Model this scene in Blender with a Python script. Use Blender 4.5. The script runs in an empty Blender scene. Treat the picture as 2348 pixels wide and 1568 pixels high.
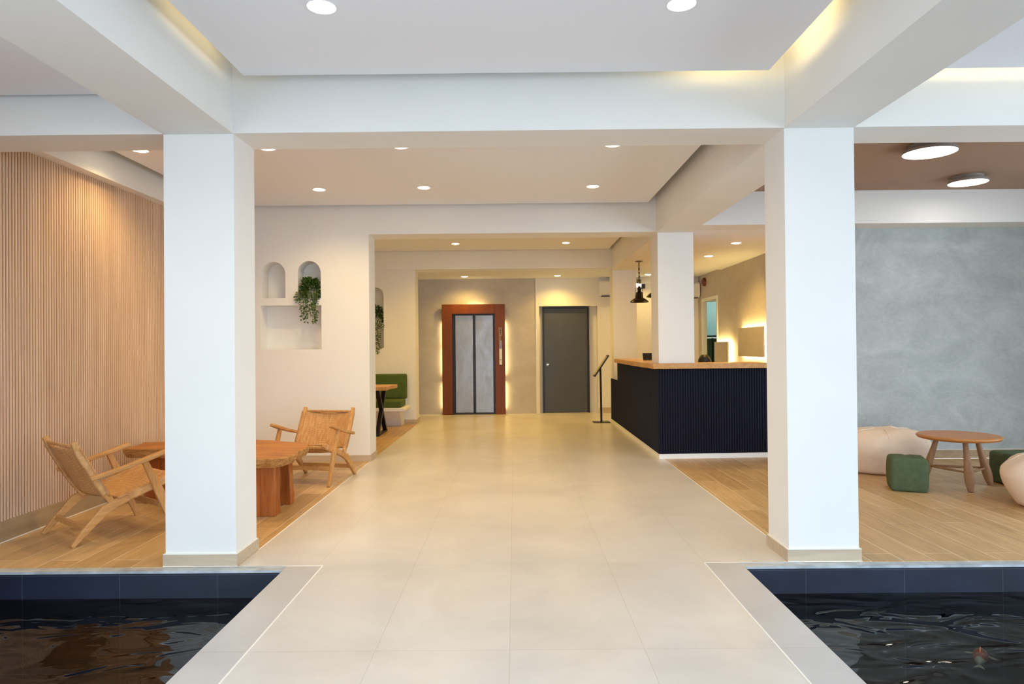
import bpy, bmesh, math, random
from mathutils import Vector, Matrix, noise
random.seed(7)
R = math.radians
SC = bpy.context.scene
COL = SC.collection

# ------------------------------------------------------------------ helpers
def tag(o, label=None, cat=None, group=None, kind=None):
    if label: o['label'] = label
    if cat: o['category'] = cat
    if group: o['group'] = group
    if kind: o['kind'] = kind
    return o

def thing(name, label, cat, loc=(0, 0, 0), rz=0.0, group=None):
    o = bpy.data.objects.new(name, None)
    o.empty_display_size = 0.1
    COL.objects.link(o)
    o.location = loc
    o.rotation_euler = (0, 0, rz)
    return tag(o, label, cat, group)

def obj(name, bm, mat, parent=None, smooth=None, bevel=0.0, segs=2, subsurf=0):
    me = bpy.data.meshes.new(name)
    bmesh.ops.recalc_face_normals(bm, faces=bm.faces[:])
    bm.to_mesh(me)
    bm.free()
    o = bpy.data.objects.new(name, me)
    COL.objects.link(o)
    for m in (mat if isinstance(mat, (list, tuple)) else [mat]):
        me.materials.append(m)
    if parent: o.parent = parent
    if bevel > 0:
        b = o.modifiers.new('bevel', 'BEVEL')
        b.width = bevel; b.segments = segs; b.limit_method = 'ANGLE'; b.angle_limit = R(40)
    if subsurf:
        s = o.modifiers.new('sub', 'SUBSURF'); s.levels = subsurf; s.render_levels = subsurf
    if smooth:
        for p in me.polygons: p.use_smooth = True
        if smooth is not True:
            me.set_sharp_from_angle(angle=R(smooth))
    return o

def box(bm, a, b, mi=0):
    x0, y0, z0 = a; x1, y1, z1 = b
    vs = [bm.verts.new(p) for p in ((x0,y0,z0),(x1,y0,z0),(x1,y1,z0),(x0,y1,z0),(x0,y0,z1),(x1,y0,z1),(x1,y1,z1),(x0,y1,z1))]
    for f in ((0,3,2,1),(4,5,6,7),(0,1,5,4),(1,2,6,5),(2,3,7,6),(3,0,4,7)):
        fc = bm.faces.new([vs[i] for i in f]); fc.material_index = mi
    return vs

def boxes(*ab):
    bm = bmesh.new()
    for a, b in ab: box(bm, a, b)
    return bm

def beam_path(bm, pts, w, h, side=Vector((1, 0, 0)), widths=None, taper=None):
    """rectangular bar following pts; w along side, h across it in the bending plane"""
    rings = []
    pts = [Vector(p) for p in pts]
    n = len(pts)
    for i, p in enumerate(pts):
        if i == 0: d = pts[1] - pts[0]
        elif i == n - 1: d = pts[-1] - pts[-2]
        else: d = (pts[i+1] - pts[i]).normalized() + (pts[i] - pts[i-1]).normalized()
        d.normalize()
        up = side.cross(d).normalized()
        hh = (widths[i] if widths else h) / 2
        ww = w / 2 * (taper[i] if taper else 1)
        rings.append([bm.verts.new(p + side * sx * ww + up * sy * hh) for sx, sy in ((-1,-1),(1,-1),(1,1),(-1,1))])
    for a, b in zip(rings, rings[1:]):
        for k in range(4):
            bm.faces.new((a[k], a[(k+1)%4], b[(k+1)%4], b[k]))
    bm.faces.new(rings[0]); bm.faces.new(rings[-1][::-1])

def tube(bm, pts, rad, n=10, caps=True):
    pts = [Vector(p) for p in pts]
    rings = []
    up = None
    for i, p in enumerate(pts):
        if i == 0: d = pts[1] - pts[0]
        elif i == len(pts)-1: d = pts[-1] - pts[-2]
        else: d = pts[i+1] - pts[i-1]
        d.normalize()
        if up is None:
            up = d.orthogonal().normalized()
        else:
            up = (up - d * up.dot(d)).normalized()
        s = d.cross(up)
        r = rad[i] if isinstance(rad, (list, tuple)) else rad
        rings.append([bm.verts.new(p + (up * math.cos(a) + s * math.sin(a)) * r) for a in [2*math.pi*k/n for k in range(n)]])
    for a, b in zip(rings, rings[1:]):
        for k in range(n):
            bm.faces.new((a[k], a[(k+1)%n], b[(k+1)%n], b[k]))
    if caps:
        bm.faces.new(rings[0][::-1]); bm.faces.new(rings[-1])

def lathe(bm, prof, n=32, c=(0, 0, 0), mi=0):
    rings = []
    for r, z in prof:
        if r < 1e-5:
            rings.append([bm.verts.new((c[0], c[1], c[2] + z))])
        else:
            rings.append([bm.verts.new((c[0] + r*math.cos(2*math.pi*k/n), c[1] + r*math.sin(2*math.pi*k/n), c[2] + z)) for k in range(n)])
    for a, b in zip(rings, rings[1:]):
        for k in range(n):
            k2 = (k+1) % n
            if len(a) == 1 and len(b) == 1: continue
            if len(a) == 1: f = bm.faces.new((a[0], b[k2], b[k]))
            elif len(b) == 1: f = bm.faces.new((a[k], a[k2], b[0]))
            else: f = bm.faces.new((a[k], a[k2], b[k2], b[k]))
            f.material_index = mi

def prism(bm, poly, z0, z1, shrink=0.0):
    """vertical prism of a 2D polygon; the bottom may be shrunk toward the centroid"""
    cx = sum(p[0] for p in poly)/len(poly); cy = sum(p[1] for p in poly)/len(poly)
    t = [bm.verts.new((x, y, z1)) for x, y in poly]
    b = [bm.verts.new((x + (cx-x)*shrink, y + (cy-y)*shrink, z0)) for x, y in poly]
    bm.faces.new(t); bm.faces.new(b[::-1])
    n = len(poly)
    for i in range(n):
        bm.faces.new((t[i], b[i], b[(i+1)%n], t[(i+1)%n]))

def copy_tree(o, parent=None):
    c = o.copy(); COL.objects.link(c)
    if parent: c.parent = parent
    for ch in [x for x in bpy.data.objects if x.parent == o]:
        copy_tree(ch, c)
    return c

def cut(o, cutters):
    """boolean difference, applied at once; the cutter meshes are thrown away"""
    cs = []
    for bm in cutters:
        bmesh.ops.recalc_face_normals(bm, faces=bm.faces[:])
        me = bpy.data.meshes.new('c'); bm.to_mesh(me); bm.free()
        c = bpy.data.objects.new('c', me); COL.objects.link(c); cs.append(c)
        m = o.modifiers.new('b', 'BOOLEAN'); m.object = c; m.operation = 'DIFFERENCE'; m.solver = 'EXACT'
    bpy.context.view_layer.update()
    dg = bpy.context.evaluated_depsgraph_get()
    me = bpy.data.meshes.new_from_object(o.evaluated_get(dg))
    o.modifiers.clear()
    old = o.data
    o.data = me
    bpy.data.meshes.remove(old)
    for c in cs:
        m = c.data; bpy.data.objects.remove(c); bpy.data.meshes.remove(m)

# ------------------------------------------------------------------ materials
def newmat(name):
    m = bpy.data.materials.new(name); m.use_nodes = True
    nt = m.node_tree
    return m, nt, nt.nodes['Principled BSDF']

def L(nt, a, b): nt.links.new(a, b)

def coords(nt, scale=(1, 1, 1), kind='Object', swap=None):
    t = nt.nodes.new('ShaderNodeTexCoord')
    mp = nt.nodes.new('ShaderNodeMapping'); mp.inputs['Scale'].default_value = scale
    if swap:
        s = nt.nodes.new('ShaderNodeSeparateXYZ'); c = nt.nodes.new('ShaderNodeCombineXYZ')
        L(nt, t.outputs[kind], s.inputs[0])
        for i, ax in enumerate(swap): L(nt, s.outputs['XYZ'.index(ax)], c.inputs[i])
        L(nt, c.outputs[0], mp.inputs[0])
    else:
        L(nt, t.outputs[kind], mp.inputs[0])
    return mp.outputs[0]

def noisen(nt, vec, scale, detail=4, rough=.55, dist=0):
    n = nt.nodes.new('ShaderNodeTexNoise')
    n.inputs['Scale'].default_value = scale; n.inputs['Detail'].default_value = detail
    n.inputs['Roughness'].default_value = rough; n.inputs['Distortion'].default_value = dist
    L(nt, vec, n.inputs['Vector'])
    return n.outputs['Fac']

def ramp(nt, fac, stops):
    r = nt.nodes.new('ShaderNodeValToRGB')
    el = r.color_ramp.elements
    while len(el) < len(stops): el.new(0.5)
    for e, (p, c) in zip(el, stops):
        e.position = p; e.color = (*c, 1)
    L(nt, fac, r.inputs[0])
    return r.outputs[0]

def bump(nt, h, bsdf, strength=.2, dist=.01):
    b = nt.nodes.new('ShaderNodeBump'); b.inputs['Strength'].default_value = strength; b.inputs['Distance'].default_value = dist
    L(nt, h, b.inputs['Height']); L(nt, b.outputs[0], bsdf.inputs['Normal'])

def mixc(nt, fac, a, b, mode='MIX'):
    m = nt.nodes.new('ShaderNodeMix'); m.data_type = 'RGBA'; m.blend_type = mode
    if isinstance(fac, (int, float)): m.inputs[0].default_value = fac
    else: L(nt, fac, m.inputs[0])
    for s, v in ((6, a), (7, b)):
        if isinstance(v, tuple): m.inputs[s].default_value = (*v, 1)
        else: L(nt, v, m.inputs[s])
    return m.outputs[2]

def plain(name, col, rough=.5, metal=0, spec=.5, var=0.0, vscale=6, bmp=0):
    m, nt, b = newmat(name)
    b.inputs['Base Color'].default_value = (*col, 1)
    b.inputs['Roughness'].default_value = rough; b.inputs['Metallic'].default_value = metal
    b.inputs['Specular IOR Level'].default_value = spec
    if var or bmp:
        v = coords(nt)
        n = noisen(nt, v, vscale)
        if var:
            L(nt, ramp(nt, n, [(.3, tuple(c*(1-var) for c in col)), (.7, tuple(min(1, c*(1+var)) for c in col))]), b.inputs['Base Color'])
        if bmp:
            bump(nt, noisen(nt, v, vscale*12), b, bmp, .004)
    return m

def emis(name, col, strength):
    m, nt, b = newmat(name)
    b.inputs['Base Color'].default_value = (*col, 1)
    b.inputs['Emission Color'].default_value = (*col, 1)
    b.inputs['Emission Strength'].default_value = strength
    return m

def wood(name, c0, c1, c2, axis='Y', scale=1.0, rough=.45, ringy=1.0):
    m, nt, b = newmat(name)
    s = {'X': (1.2, 12, 12), 'Y': (12, 1.2, 12), 'Z': (12, 12, 1.2)}[axis]
    v = coords(nt, tuple(k*scale for k in s))
    n = noisen(nt, v, 1.0, 6, .6, 1.2*ringy)
    n2 = noisen(nt, coords(nt, tuple(k*scale*6 for k in s)), 1.0, 3, .6)
    c = ramp(nt, n, [(.25, c0), (.5, c1), (.75, c2)])
    c = mixc(nt, .25, c, ramp(nt, n2, [(.35, c0), (.65, c2)]))
    L(nt, c, b.inputs['Base Color'])
    b.inputs['Roughness'].default_value = rough; b.inputs['Specular IOR Level'].default_value = .25
    bump(nt, n2, b, .15, .003)
    return m

def plaster(name, c0, c1, rough=.6, scale=1.6):
    m, nt, b = newmat(name)
    v = coords(nt, (1, 1, 1.3))
    n = noisen(nt, v, scale, 8, .65, 1.5)
    n2 = noisen(nt, v, scale*4, 6, .7, 3)
    c = ramp(nt, n, [(.3, c0), (.7, c1)])
    c = mixc(nt, .3, c, ramp(nt, n2, [(.35, c0), (.65, c1)]))
    L(nt, c, b.inputs['Base Color'])
    b.inputs['Roughness'].default_value = rough
    bump(nt, n2, b, .06, .01)
    return m

def bricks(name, swap, bw, bh, off, c1, c2, mortar, msize, rough, origin=(0, 0), stain=(.86, 1.06), wood_grain=False, offset=0.0, bmps=.15):
    m, nt, b = newmat(name)
    t = nt.nodes.new('ShaderNodeTexCoord')
    s = nt.nodes.new('ShaderNodeSeparateXYZ'); cmb = nt.nodes.new('ShaderNodeCombineXYZ')
    L(nt, t.outputs['Object'], s.inputs[0])
    for i, ax in enumerate(swap):
        ad = nt.nodes.new('ShaderNodeMath'); ad.operation = 'SUBTRACT'
        L(nt, s.outputs['XYZ'.index(ax)], ad.inputs[0]); ad.inputs[1].default_value = origin[i]
        L(nt, ad.outputs[0], cmb.inputs[i])
    br = nt.nodes.new('ShaderNodeTexBrick')
    br.inputs['Scale'].default_value = 1
    br.inputs['Brick Width'].default_value = bw; br.inputs['Row Height'].default_value = bh
    br.inputs['Mortar Size'].default_value = msize; br.inputs['Mortar Smooth'].default_value = .1
    br.inputs['Color1'].default_value = (*c1, 1); br.inputs['Color2'].default_value = (*c2, 1); br.inputs['Mortar'].default_value = (*mortar, 1)
    br.inputs['Bias'].default_value = 0
    br.offset = offset; br.offset_frequency = 2; br.squash = 1
    L(nt, cmb.outputs[0], br.inputs['Vector'])
    if wood_grain:
        mp = nt.nodes.new('ShaderNodeMapping'); mp.inputs['Scale'].default_value = (1.5, 14, 1)
        L(nt, cmb.outputs[0], mp.inputs[0])
        n = noisen(nt, mp.outputs[0], 1.5, 7, .62, .8)
        col = mixc(nt, .75, br.outputs['Color'], ramp(nt, n, [(.3, (.72, .68, .62)), (.55, (1, 1, 1)), (.8, (1.25, 1.22, 1.15))]), 'MULTIPLY')
    else:
        n = noisen(nt, cmb.outputs[0], 1.3, 8, .62, .6)
        col = mixc(nt, 1, br.outputs['Color'], ramp(nt, n, [(.3, (stain[0],)*3), (.7, (stain[1],)*3)]), 'MULTIPLY')
    L(nt, col, b.inputs['Base Color'])
    b.inputs['Roughness'].default_value = rough
    bump(nt, br.outputs['Fac'], b, -bmps if False else bmps, -.002)
    return m

def rattan(name):
    m, nt, b = newmat(name)
    v = coords(nt)
    w1 = nt.nodes.new('ShaderNodeTexWave'); w1.bands_direction = 'X'; w1.inputs['Scale'].default_value = 32; w1.inputs['Distortion'].default_value = .6
    w2 = nt.nodes.new('ShaderNodeTexWave'); w2.bands_direction = 'Z'; w2.inputs['Scale'].default_value = 32; w2.inputs['Distortion'].default_value = .6
    w3 = nt.nodes.new('ShaderNodeTexWave'); w3.bands_direction = 'Y'; w3.inputs['Scale'].default_value = 32; w3.inputs['Distortion'].default_value = .6
    for w in (w1, w2, w3): L(nt, v, w.inputs['Vector'])
    mx = nt.nodes.new('ShaderNodeMath'); mx.operation = 'MAXIMUM'
    L(nt, w2.outputs['Fac'], mx.inputs[0]); L(nt, w3.outputs['Fac'], mx.inputs[1])
    ml = nt.nodes.new('ShaderNodeMath'); ml.operation = 'MULTIPLY'
    L(nt, w1.outputs['Fac'], ml.inputs[0]); L(nt, mx.outputs[0], ml.inputs[1])
    n = noisen(nt, coords(nt, (60, 12, 12)), 1, 4, .6)
    c = ramp(nt, ml.outputs[0], [(.0, (.28, .12, .035)), (.45, (.55, .28, .09)), (.9, (.74, .43, .17))])
    c = mixc(nt, .5, c, ramp(nt, n, [(.35, (.45, .2, .06)), (.7, (.8, .5, .23))]))
    L(nt, c, b.inputs['Base Color']); b.inputs['Roughness'].default_value = .5
    bump(nt, ml.outputs[0], b, .5, .004)
    return m

M = {}
M['paint'] = plain('white_wall_paint', (.79, .775, .74), .75, spec=.2, var=.015, vscale=2.5, bmp=.05)
M['ceil'] = plain('white_ceiling_paint', (.84, .86, .91), .85, spec=.1)
M['brown_ceil'] = plain('brown_ceiling_paint', (.36, .235, .165), .7, spec=.2, var=.06, vscale=1.5)
M['gray_plaster'] = plaster('grey_trowelled_plaster', (.31, .33, .315), (.50, .525, .51))
M['tan_plaster'] = plaster('warm_grey_plaster', (.44, .40, .36), (.56, .52, .475))
M['floor_tile'] = bricks('pale_stone_floor_tile', 'YX', 1.2, .6, 0, (.63, .585, .53), (.66, .615, .56), (.54, .49, .43), .002, .30, origin=(4.25 - 12, -.034 - 6))
M['border_tile'] = bricks('grey_border_tile', 'YX', 1.2, 5, 0, (.50, .475, .455), (.53, .50, .48), (.42, .38, .34), .0022, .35, origin=(4.25 - 12, -10))
M['plank'] = bricks('wood_look_plank_floor', 'YX', 1.2, .2, 0, (.46, .285, .12), (.60, .395, .19), (.72, .56, .36), .0035, .38, origin=(-10, -10), wood_grain=True, offset=.37)
M['black_tile'] = bricks('dark_blue_black_tile', 'XZ', .6, .6, 0, (.006, .010, .026), (.009, .014, .033), (.055, .065, .09), .0016, .4, origin=(-.034 - 12, -.63), stain=(.6, 1.5))
M['pool_floor'] = plain('murky_pool_floor', (.010, .009, .006), .8, var=.5, vscale=2)
M['grey_housing'] = plain('grey_lamp_housing', (.30, .26, .23), .6)
M['skirt'] = wood('beige_wood_look_skirting', (.42, .33, .23), (.52, .41, .29), (.60, .49, .36), 'X', .5, .5)
M['skirt_brown_lit'] = wood('brown_skirting_with_painted_light', (.30, .215, .12), (.40, .29, .17), (.46, .34, .21), 'Y', .5, .5)  # floor-plank brown; the left wall's warmer lighting is put into this colour
M['grout'] = plain('white_sealant', (.8, .77, .7), .6)
M['slat'] = wood('pale_oak_slat', (.56, .37, .24), (.66, .46, .31), (.74, .54, .38), 'Z', .35, .65)
M['slat_back'] = plain('brown_slat_backing', (.12, .06, .03), .9)
M['ledge'] = plain('worn_pale_metal_ledge', (.52, .57, .60), .28, .35, var=.25, vscale=9)
M['bounce_ground'] = plain('pale_bounce_ground', (.66, .66, .66), .8, var=.1)  # kept pale to bounce more daylight onto the front ceiling
M['teak'] = wood('light_teak', (.40, .18, .05), (.54, .28, .095), (.66, .40, .165), 'Y', 1.2, .5)
M['teak_z'] = wood('light_teak_upright', (.40, .18, .05), (.54, .28, .095), (.66, .40, .165), 'Z', 1.2, .5)
M['rattan'] = rattan('woven_rattan')
M['slab'] = wood('reddish_live_edge_wood', (.15, .036, .006), (.40, .14, .02), (.60, .29, .065), 'X', .7, .5, 1.6)
M['slab_leg'] = wood('reddish_trunk_wood', (.20, .042, .007), (.34, .09, .016), (.48, .17, .04), 'Z', .7, .35, 1.6)
M['bark'] = wood('rough_bark_edge', (.14, .05, .015), (.42, .19, .05), (.62, .36, .13), 'X', 2.5, .7)
M['counter_top'] = wood('golden_live_edge_counter_wood', (.42, .19, .05), (.55, .29, .10), (.66, .39, .16), 'Y', .8, .35, 1.5)
M['black_panel'] = plain('blue_black_ribbed_panel', (.005, .006, .018), .6, spec=.2, var=.2, vscale=3)
M['white_gloss'] = plain('white_gloss_plinth', (.85, .84, .80), .3)
M['round_top'] = wood('warm_brown_round_top', (.36, .13, .035), (.46, .185, .05), (.56, .25, .075), 'X', .6, .35)
M['round_leg'] = wood('grey_brown_turned_leg', (.22, .115, .055), (.31, .17, .085), (.40, .23, .12), 'Z', .9, .5)
M['green'] = plain('dark_green_fabric', (.085, .115, .06), .85, spec=.2, var=.12, vscale=20, bmp=.3)
M['green2'] = plain('olive_green_upholstery', (.075, .115, .022), .7, spec=.3, var=.1, vscale=10, bmp=.15)
M['bean'] = plain('cream_bean_bag_cloth', (.76, .60, .46), .8, spec=.2, var=.05, vscale=6, bmp=.15)
M['seam'] = plain('cream_piping', (.80, .68, .57), .8)
M['black_metal'] = plain('black_metal', (.012, .011, .011), .35, .3)
M['bronze'] = plain('dark_bronze_metal', (.022, .014, .010), .3, .7)
M['steel'] = None
M['red_wood'] = wood('orange_brown_veneer', (.13, .032, .004), (.175, .045, .006), (.22, .062, .010), 'Z', .4, .35)
M['door_grey'] = plain('dark_grey_door_paint', (.065, .066, .060), .38, var=.08, vscale=3)
M['dark_trim'] = plain('dark_metal_trim', (.03, .028, .032), .35, .6)
M['chrome'] = plain('chrome', (.8, .8, .8), .15, 1)
M['white_plastic'] = plain('white_plastic', (.80, .80, .82), .4)
M['grey_plastic'] = plain('violet_grey_display', (.28, .25, .36), .25)
M['leaf'] = plain('dark_green_leaf', (.035, .085, .012), .4, var=.4, vscale=25)
M['leaf2'] = plain('mid_green_leaf', (.075, .14, .022), .4, var=.4, vscale=25)
M['stem'] = plain('brown_green_stem', (.12, .13, .03), .7)
M['glint_white'] = plain('white_leaf_highlight', (.8, .76, .66), .7)  # pale colour painted in for highlights on the leaves
M['pot'] = plain('white_ceramic_pot', (.7, .68, .62), .4)
M['teal'] = plain('pale_teal_paint', (.32, .47, .45), .5, var=.05)
M['sage'] = plain('sage_green_wall', (.16, .22, .11), .6)
M['frame_white'] = plain('white_frame_paint', (.80, .80, .74), .45)
M['alarm_red'] = plain('dark_red_enamel', (.13, .012, .008), .35)
M['screen'] = plain('black_glass', (.02, .013, .010), .15)
M['paper'] = plain('pale_printed_sheet', (.42, .36, .27), .5, var=.3, vscale=60)
M['skin'] = plain('skin', (.55, .30, .20), .5)
M['hair'] = plain('black_hair', (.012, .009, .008), .45)
M['shirt'] = plain('dark_shirt', (.03, .03, .035), .8)
M['trouser'] = plain('dark_trousers', (.04, .04, .05), .8)
M['koi'] = None
M['lamp_face'] = emis('warm_lamp_face', (1, .86, .62), 14)
M['lamp_face_cool'] = emis('neutral_lamp_face', (1, .93, .82), 14)
M['disk_face'] = emis('white_disc_face', (1, .93, .82), 3.2)
M['led'] = emis('yellow_led_tape', (1, .74, .28), 70)
M['led_soft'] = emis('soft_yellow_led_tape', (1, .76, .34), 22)
M['led_cove'] = emis('cove_led_tape', (1, .80, .40), 13)
M['led_faint'] = emis('faint_led_tape', (1, .80, .42), 6)

def mk_steel():
    m, nt, b = newmat('brushed_steel')
    v = coords(nt, (3, 3, 1.2))
    n = noisen(nt, v, 3, 6, .7, 1)
    L(nt, ramp(nt, n, [(.3, (.30, .305, .32)), (.7, (.36, .365, .385))]), b.inputs['Base Color'])
    b.inputs['Metallic'].default_value = .8
    L(nt, ramp(nt, n, [(.3, (.42,)*3), (.7, (.30,)*3)]), b.inputs['Roughness'])
    return m
M['steel'] = mk_steel()

def mk_water():
    m = bpy.data.materials.new('rippled_pond_water'); m.use_nodes = True
    nt = m.node_tree; nt.nodes.clear()
    out = nt.nodes.new('ShaderNodeOutputMaterial')
    tr = nt.nodes.new('ShaderNodeBsdfTransparent'); tr.inputs[0].default_value = (.50, .54, .50, 1)
    gl = nt.nodes.new('ShaderNodeBsdfGlossy'); gl.inputs['Roughness'].default_value = .02
    fr = nt.nodes.new('ShaderNodeFresnel'); fr.inputs[0].default_value = 1.30
    mx = nt.nodes.new('ShaderNodeMixShader')
    v = coords(nt, (1, 1.8, 1))
    n = noisen(nt, v, 2.6, 2, .45, .8)
    bp = nt.nodes.new('ShaderNodeBump'); bp.inputs['Strength'].default_value = .42; bp.inputs['Distance'].default_value = .06
    L(nt, n, bp.inputs['Height'])
    L(nt, bp.outputs[0], gl.inputs['Normal']); L(nt, bp.outputs[0], fr.inputs['Normal'])
    L(nt, fr.outputs[0], mx.inputs[0]); L(nt, tr.outputs[0], mx.inputs[1]); L(nt, gl.outputs[0], mx.inputs[2])
    L(nt, mx.outputs[0], out.inputs[0])
    return m
M['water'] = mk_water()

def mk_koi():
    m, nt, b = newmat('orange_and_white_koi_skin')
    t = nt.nodes.new('ShaderNodeTexCoord'); s = nt.nodes.new('ShaderNodeSeparateXYZ')
    L(nt, t.outputs['Object'], s.inputs[0])
    mp = nt.nodes.new('ShaderNodeMapRange'); mp.inputs[1].default_value = -.14; mp.inputs[2].default_value = .14
    L(nt, s.outputs[1], mp.inputs[0])
    n = noisen(nt, t.outputs['Object'], 18, 3)
    ad = nt.nodes.new('ShaderNodeMath'); ad.operation = 'MULTIPLY_ADD'; ad.inputs[1].default_value = .12
    L(nt, n, ad.inputs[0]); L(nt, mp.outputs[0], ad.inputs[2])
    L(nt, ramp(nt, ad.outputs[0], [(.0, (.8, .78, .75)), (.33, (.8, .75, .7)), (.38, (.62, .09, .02)), (.72, (.70, .14, .04)), (.8, (.75, .55, .38)), (1, (.35, .16, .1))]), b.inputs['Base Color'])
    b.inputs['Roughness'].default_value = .35
    return m
M['koi'] = mk_koi()
M['fin'] = plain('pale_fin', (.62, .58, .48), .5)

# ------------------------------------------------------------------ setting
def struct(name, bm, m, parent=None, **k):
    o = obj(name, bm, m, parent, **k)
    if not parent: o['kind'] = 'structure'
    return o

TOP = 3.55
# floors
struct('floor', boxes(((-1.735, 4.25, -.2), (1.765, 12.1, 0)), ((-3.64, 12.1, -.2), (3.72, 14.2, 0)), ((-1.205, -3, -.2), (1.165, 4.25, 0))), M['floor_tile'])
struct('floor_border', boxes(((-1.425, -3, -.2), (-1.205, 4.25, 0)), ((1.165, -3, -.2), (1.385, 4.25, 0))), M['border_tile'])
struct('floor_wood_left', boxes(((-3.64, 4.25, -.2), (-1.735, 12.1, 0))), M['plank'])
struct('floor_wood_right', boxes(((1.765, 4.25, -.2), (6.5, 8.0, 0)), ((1.765, 8.0, -.2), (3.72, 12.1, 0))), M['plank'])
struct('outdoor_bounce_ground', boxes(((-14, -16, -.25), (14, -3, -.02))), M['bounce_ground'])  # unseen ground plane added to bounce daylight in under the ceiling
# thin pale joints along the edges of the aisle
struct('floor_joint', boxes(((-1.739, 4.6, 0), (-1.731, 8.1, .0015)), ((1.761, 4.6, 0), (1.769, 8.1, .0015)), ((-1.209, -1, 0), (-1.201, 4.25, .0015)), ((1.161, -1, 0), (1.169, 4.25, .0015)), ((-1.7, 4.246, 0), (-1.209, 4.254, .0015)), ((1.169, 4.246, 0), (1.69, 4.254, .0015))), M['grout'])

# pools: dark tiled basins left and right of the walkway
for nm, x0, x1 in (('pool_basin_left', -3.64, -1.425), ('pool_basin_right', 1.385, 6.5)):
    struct(nm.replace('basin', 'floor'), boxes(((x0, -3, -.76), (x1, 4.185, -.7))), M['pool_floor'])
    struct(nm, boxes(((x0, 4.185, -.75), (x1, 4.25, -.022)), ((x0, -3.1, -.75), (x1, -3, -.02)),
                     ((x0 - .05, -3, -.75), (x0, 4.185, -.2 if x0 > 0 else -.02)), ((x1, -3, -.75), (x1 + .05, 4.185, -.2 if x0 < 0 else -.02))), M['black_tile'])
    lx0, lx1 = (x0, x1)
    struct(nm.replace('basin', 'ledge'), boxes(((lx0, 4.178, -.018), (lx1, 4.249, -.003))), M['ledge'])
for nm, x0, x1, lab in (('pond_water', -3.64, -1.425, 'dark rippled pond water left of the walkway'), ('pond_water', 1.385, 6.5, 'dark rippled pond water right of the walkway, with a fish in it')):
    bm = bmesh.new()
    vs = [bm.verts.new(p) for p in ((x0, -3, -.172), (x1, -3, -.172), (x1, 4.185, -.172), (x0, 4.185, -.172))]
    bm.faces.new(vs)
    wo = struct(nm, bm, M['water'])
    if wo.data.polygons[0].normal.z < 0: wo.data.flip_normals()

# columns
def column(name, x0, x1, y0, y1, z1, skirt=True):
    o = struct(name, boxes(((x0, y0, 0), (x1, y1, z1))), M['paint'])
    if skirt:
        e = .012
        struct('baseboard', boxes(((x0-e, y0-e, 0), (x1+e, y0, .075)), ((x0-e, y1, 0), (x1+e, y1+e, .075)), ((x0-e, y0, 0), (x0, y1, .075)), ((x1, y0, 0), (x1+e, y1, .075))), M['skirt'], o)
        struct('sealant_line', boxes(((x0-e, y0-e-.003, 0), (x1+e+.003, y0-e, .004)), ((x0-e, y0-e, .075), (x1+e, y0, .079)), ((x1, y0, .075), (x1+e, y1, .079)), ((x0-e, y0, .075), (x0, y1, .079))), M['grout'], o)
    return o
column('column_front_left', -2.19, -1.75, 4.262, 4.60, 2.70)
column('column_front_right', 1.695, 2.13, 4.262, 4.60, 2.70)
column('column_middle', 1.727, 2.155, 8.19, 8.6, 2.71, False)
column('column_back', 1.752, 2.17, 12.1, 12.5, 2.72, False)

# beams
B = [
 ('beam_cross_front', (-3.64, 4.25, 2.70), (6.5, 4.60, TOP)),
 ('beam_front_left', (-2.19, -.6, 2.70), (-1.75, 4.25, TOP)),
 ('beam_front_right', (1.695, -.6, 2.70), (2.13, 4.25, TOP)),
 ('beam_bay_right', (1.70, 4.60, 2.70), (2.12, 8.15, TOP)),
 ('beam_cross_middle', (-1.735, 8.15, 2.71), (2.155, 8.55, TOP)),
 ('beam_cross_right', (2.155, 7.67, 2.70), (6.5, 8.02, TOP)),
 ('beam_desk', (1.735, 8.55, 2.69), (2.155, 12.1, TOP)),
 ('beam_cross_back', (-3.64, 12.1, 2.735), (2.17, 12.25, TOP)),
 ('beam_slat_wall', (-3.90, 4.60, 2.845), (-3.53, 8.15, TOP)),
]
for n, a, b in B: struct(n, boxes((a, b)), M['paint'])
struct('beam_desk_filler', boxes(((2.12, 7.67, 2.70), (2.155, 8.15, TOP))), M['paint'])

# ceilings: hung panels that stop short of the beams, the real slab above
def panel(name, x0, x1, y0, y1, z, m='ceil', t=.04):
    return struct(name, boxes(((x0, y0, z), (x1, y1, z + t))), M[m])
panel('ceiling', -1.62, 1.545, -.6, 4.10, 3.0)
panel('ceiling_front_left', -3.6, -2.195, -.6, 4.20, 2.935)
panel('ceiling_front_right', 2.30, 6.5, -.6, 4.10, 3.0)
panel('ceiling_bay', -3.40, 1.60, 4.605, 8.09, 3.05)
panel('ceiling_lounge', 2.125, 6.5, 4.605, 7.665, 3.07, 'brown_ceil')
panel('ceiling_nook', -3.6, 1.68, 8.56, 12.08, 3.067)
panel('ceiling_desk', 2.157, 3.72, 8.025, 12.1, 2.70)
panel('ceiling_back', -3.64, 3.72, 12.255, 13.8, 2.73)
struct('ceiling_slab', boxes(((-3.9, -.6, TOP), (6.5, 14.5, TOP + .1)), ((-3.9, -.7, 2.70), (6.5, -.6, TOP))), M['ceil'])
struct('ceiling_desk_edge', boxes(((2.17, 12.1, 2.70), (3.72, 12.255, 2.74))), M['ceil'])
# lowered bulkhead pieces that close the coves
struct('ceiling_upstand', boxes(((-1.55, 4.06, 3.04), (.95, 4.10, 3.16)), ), M['ceil'])

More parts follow.
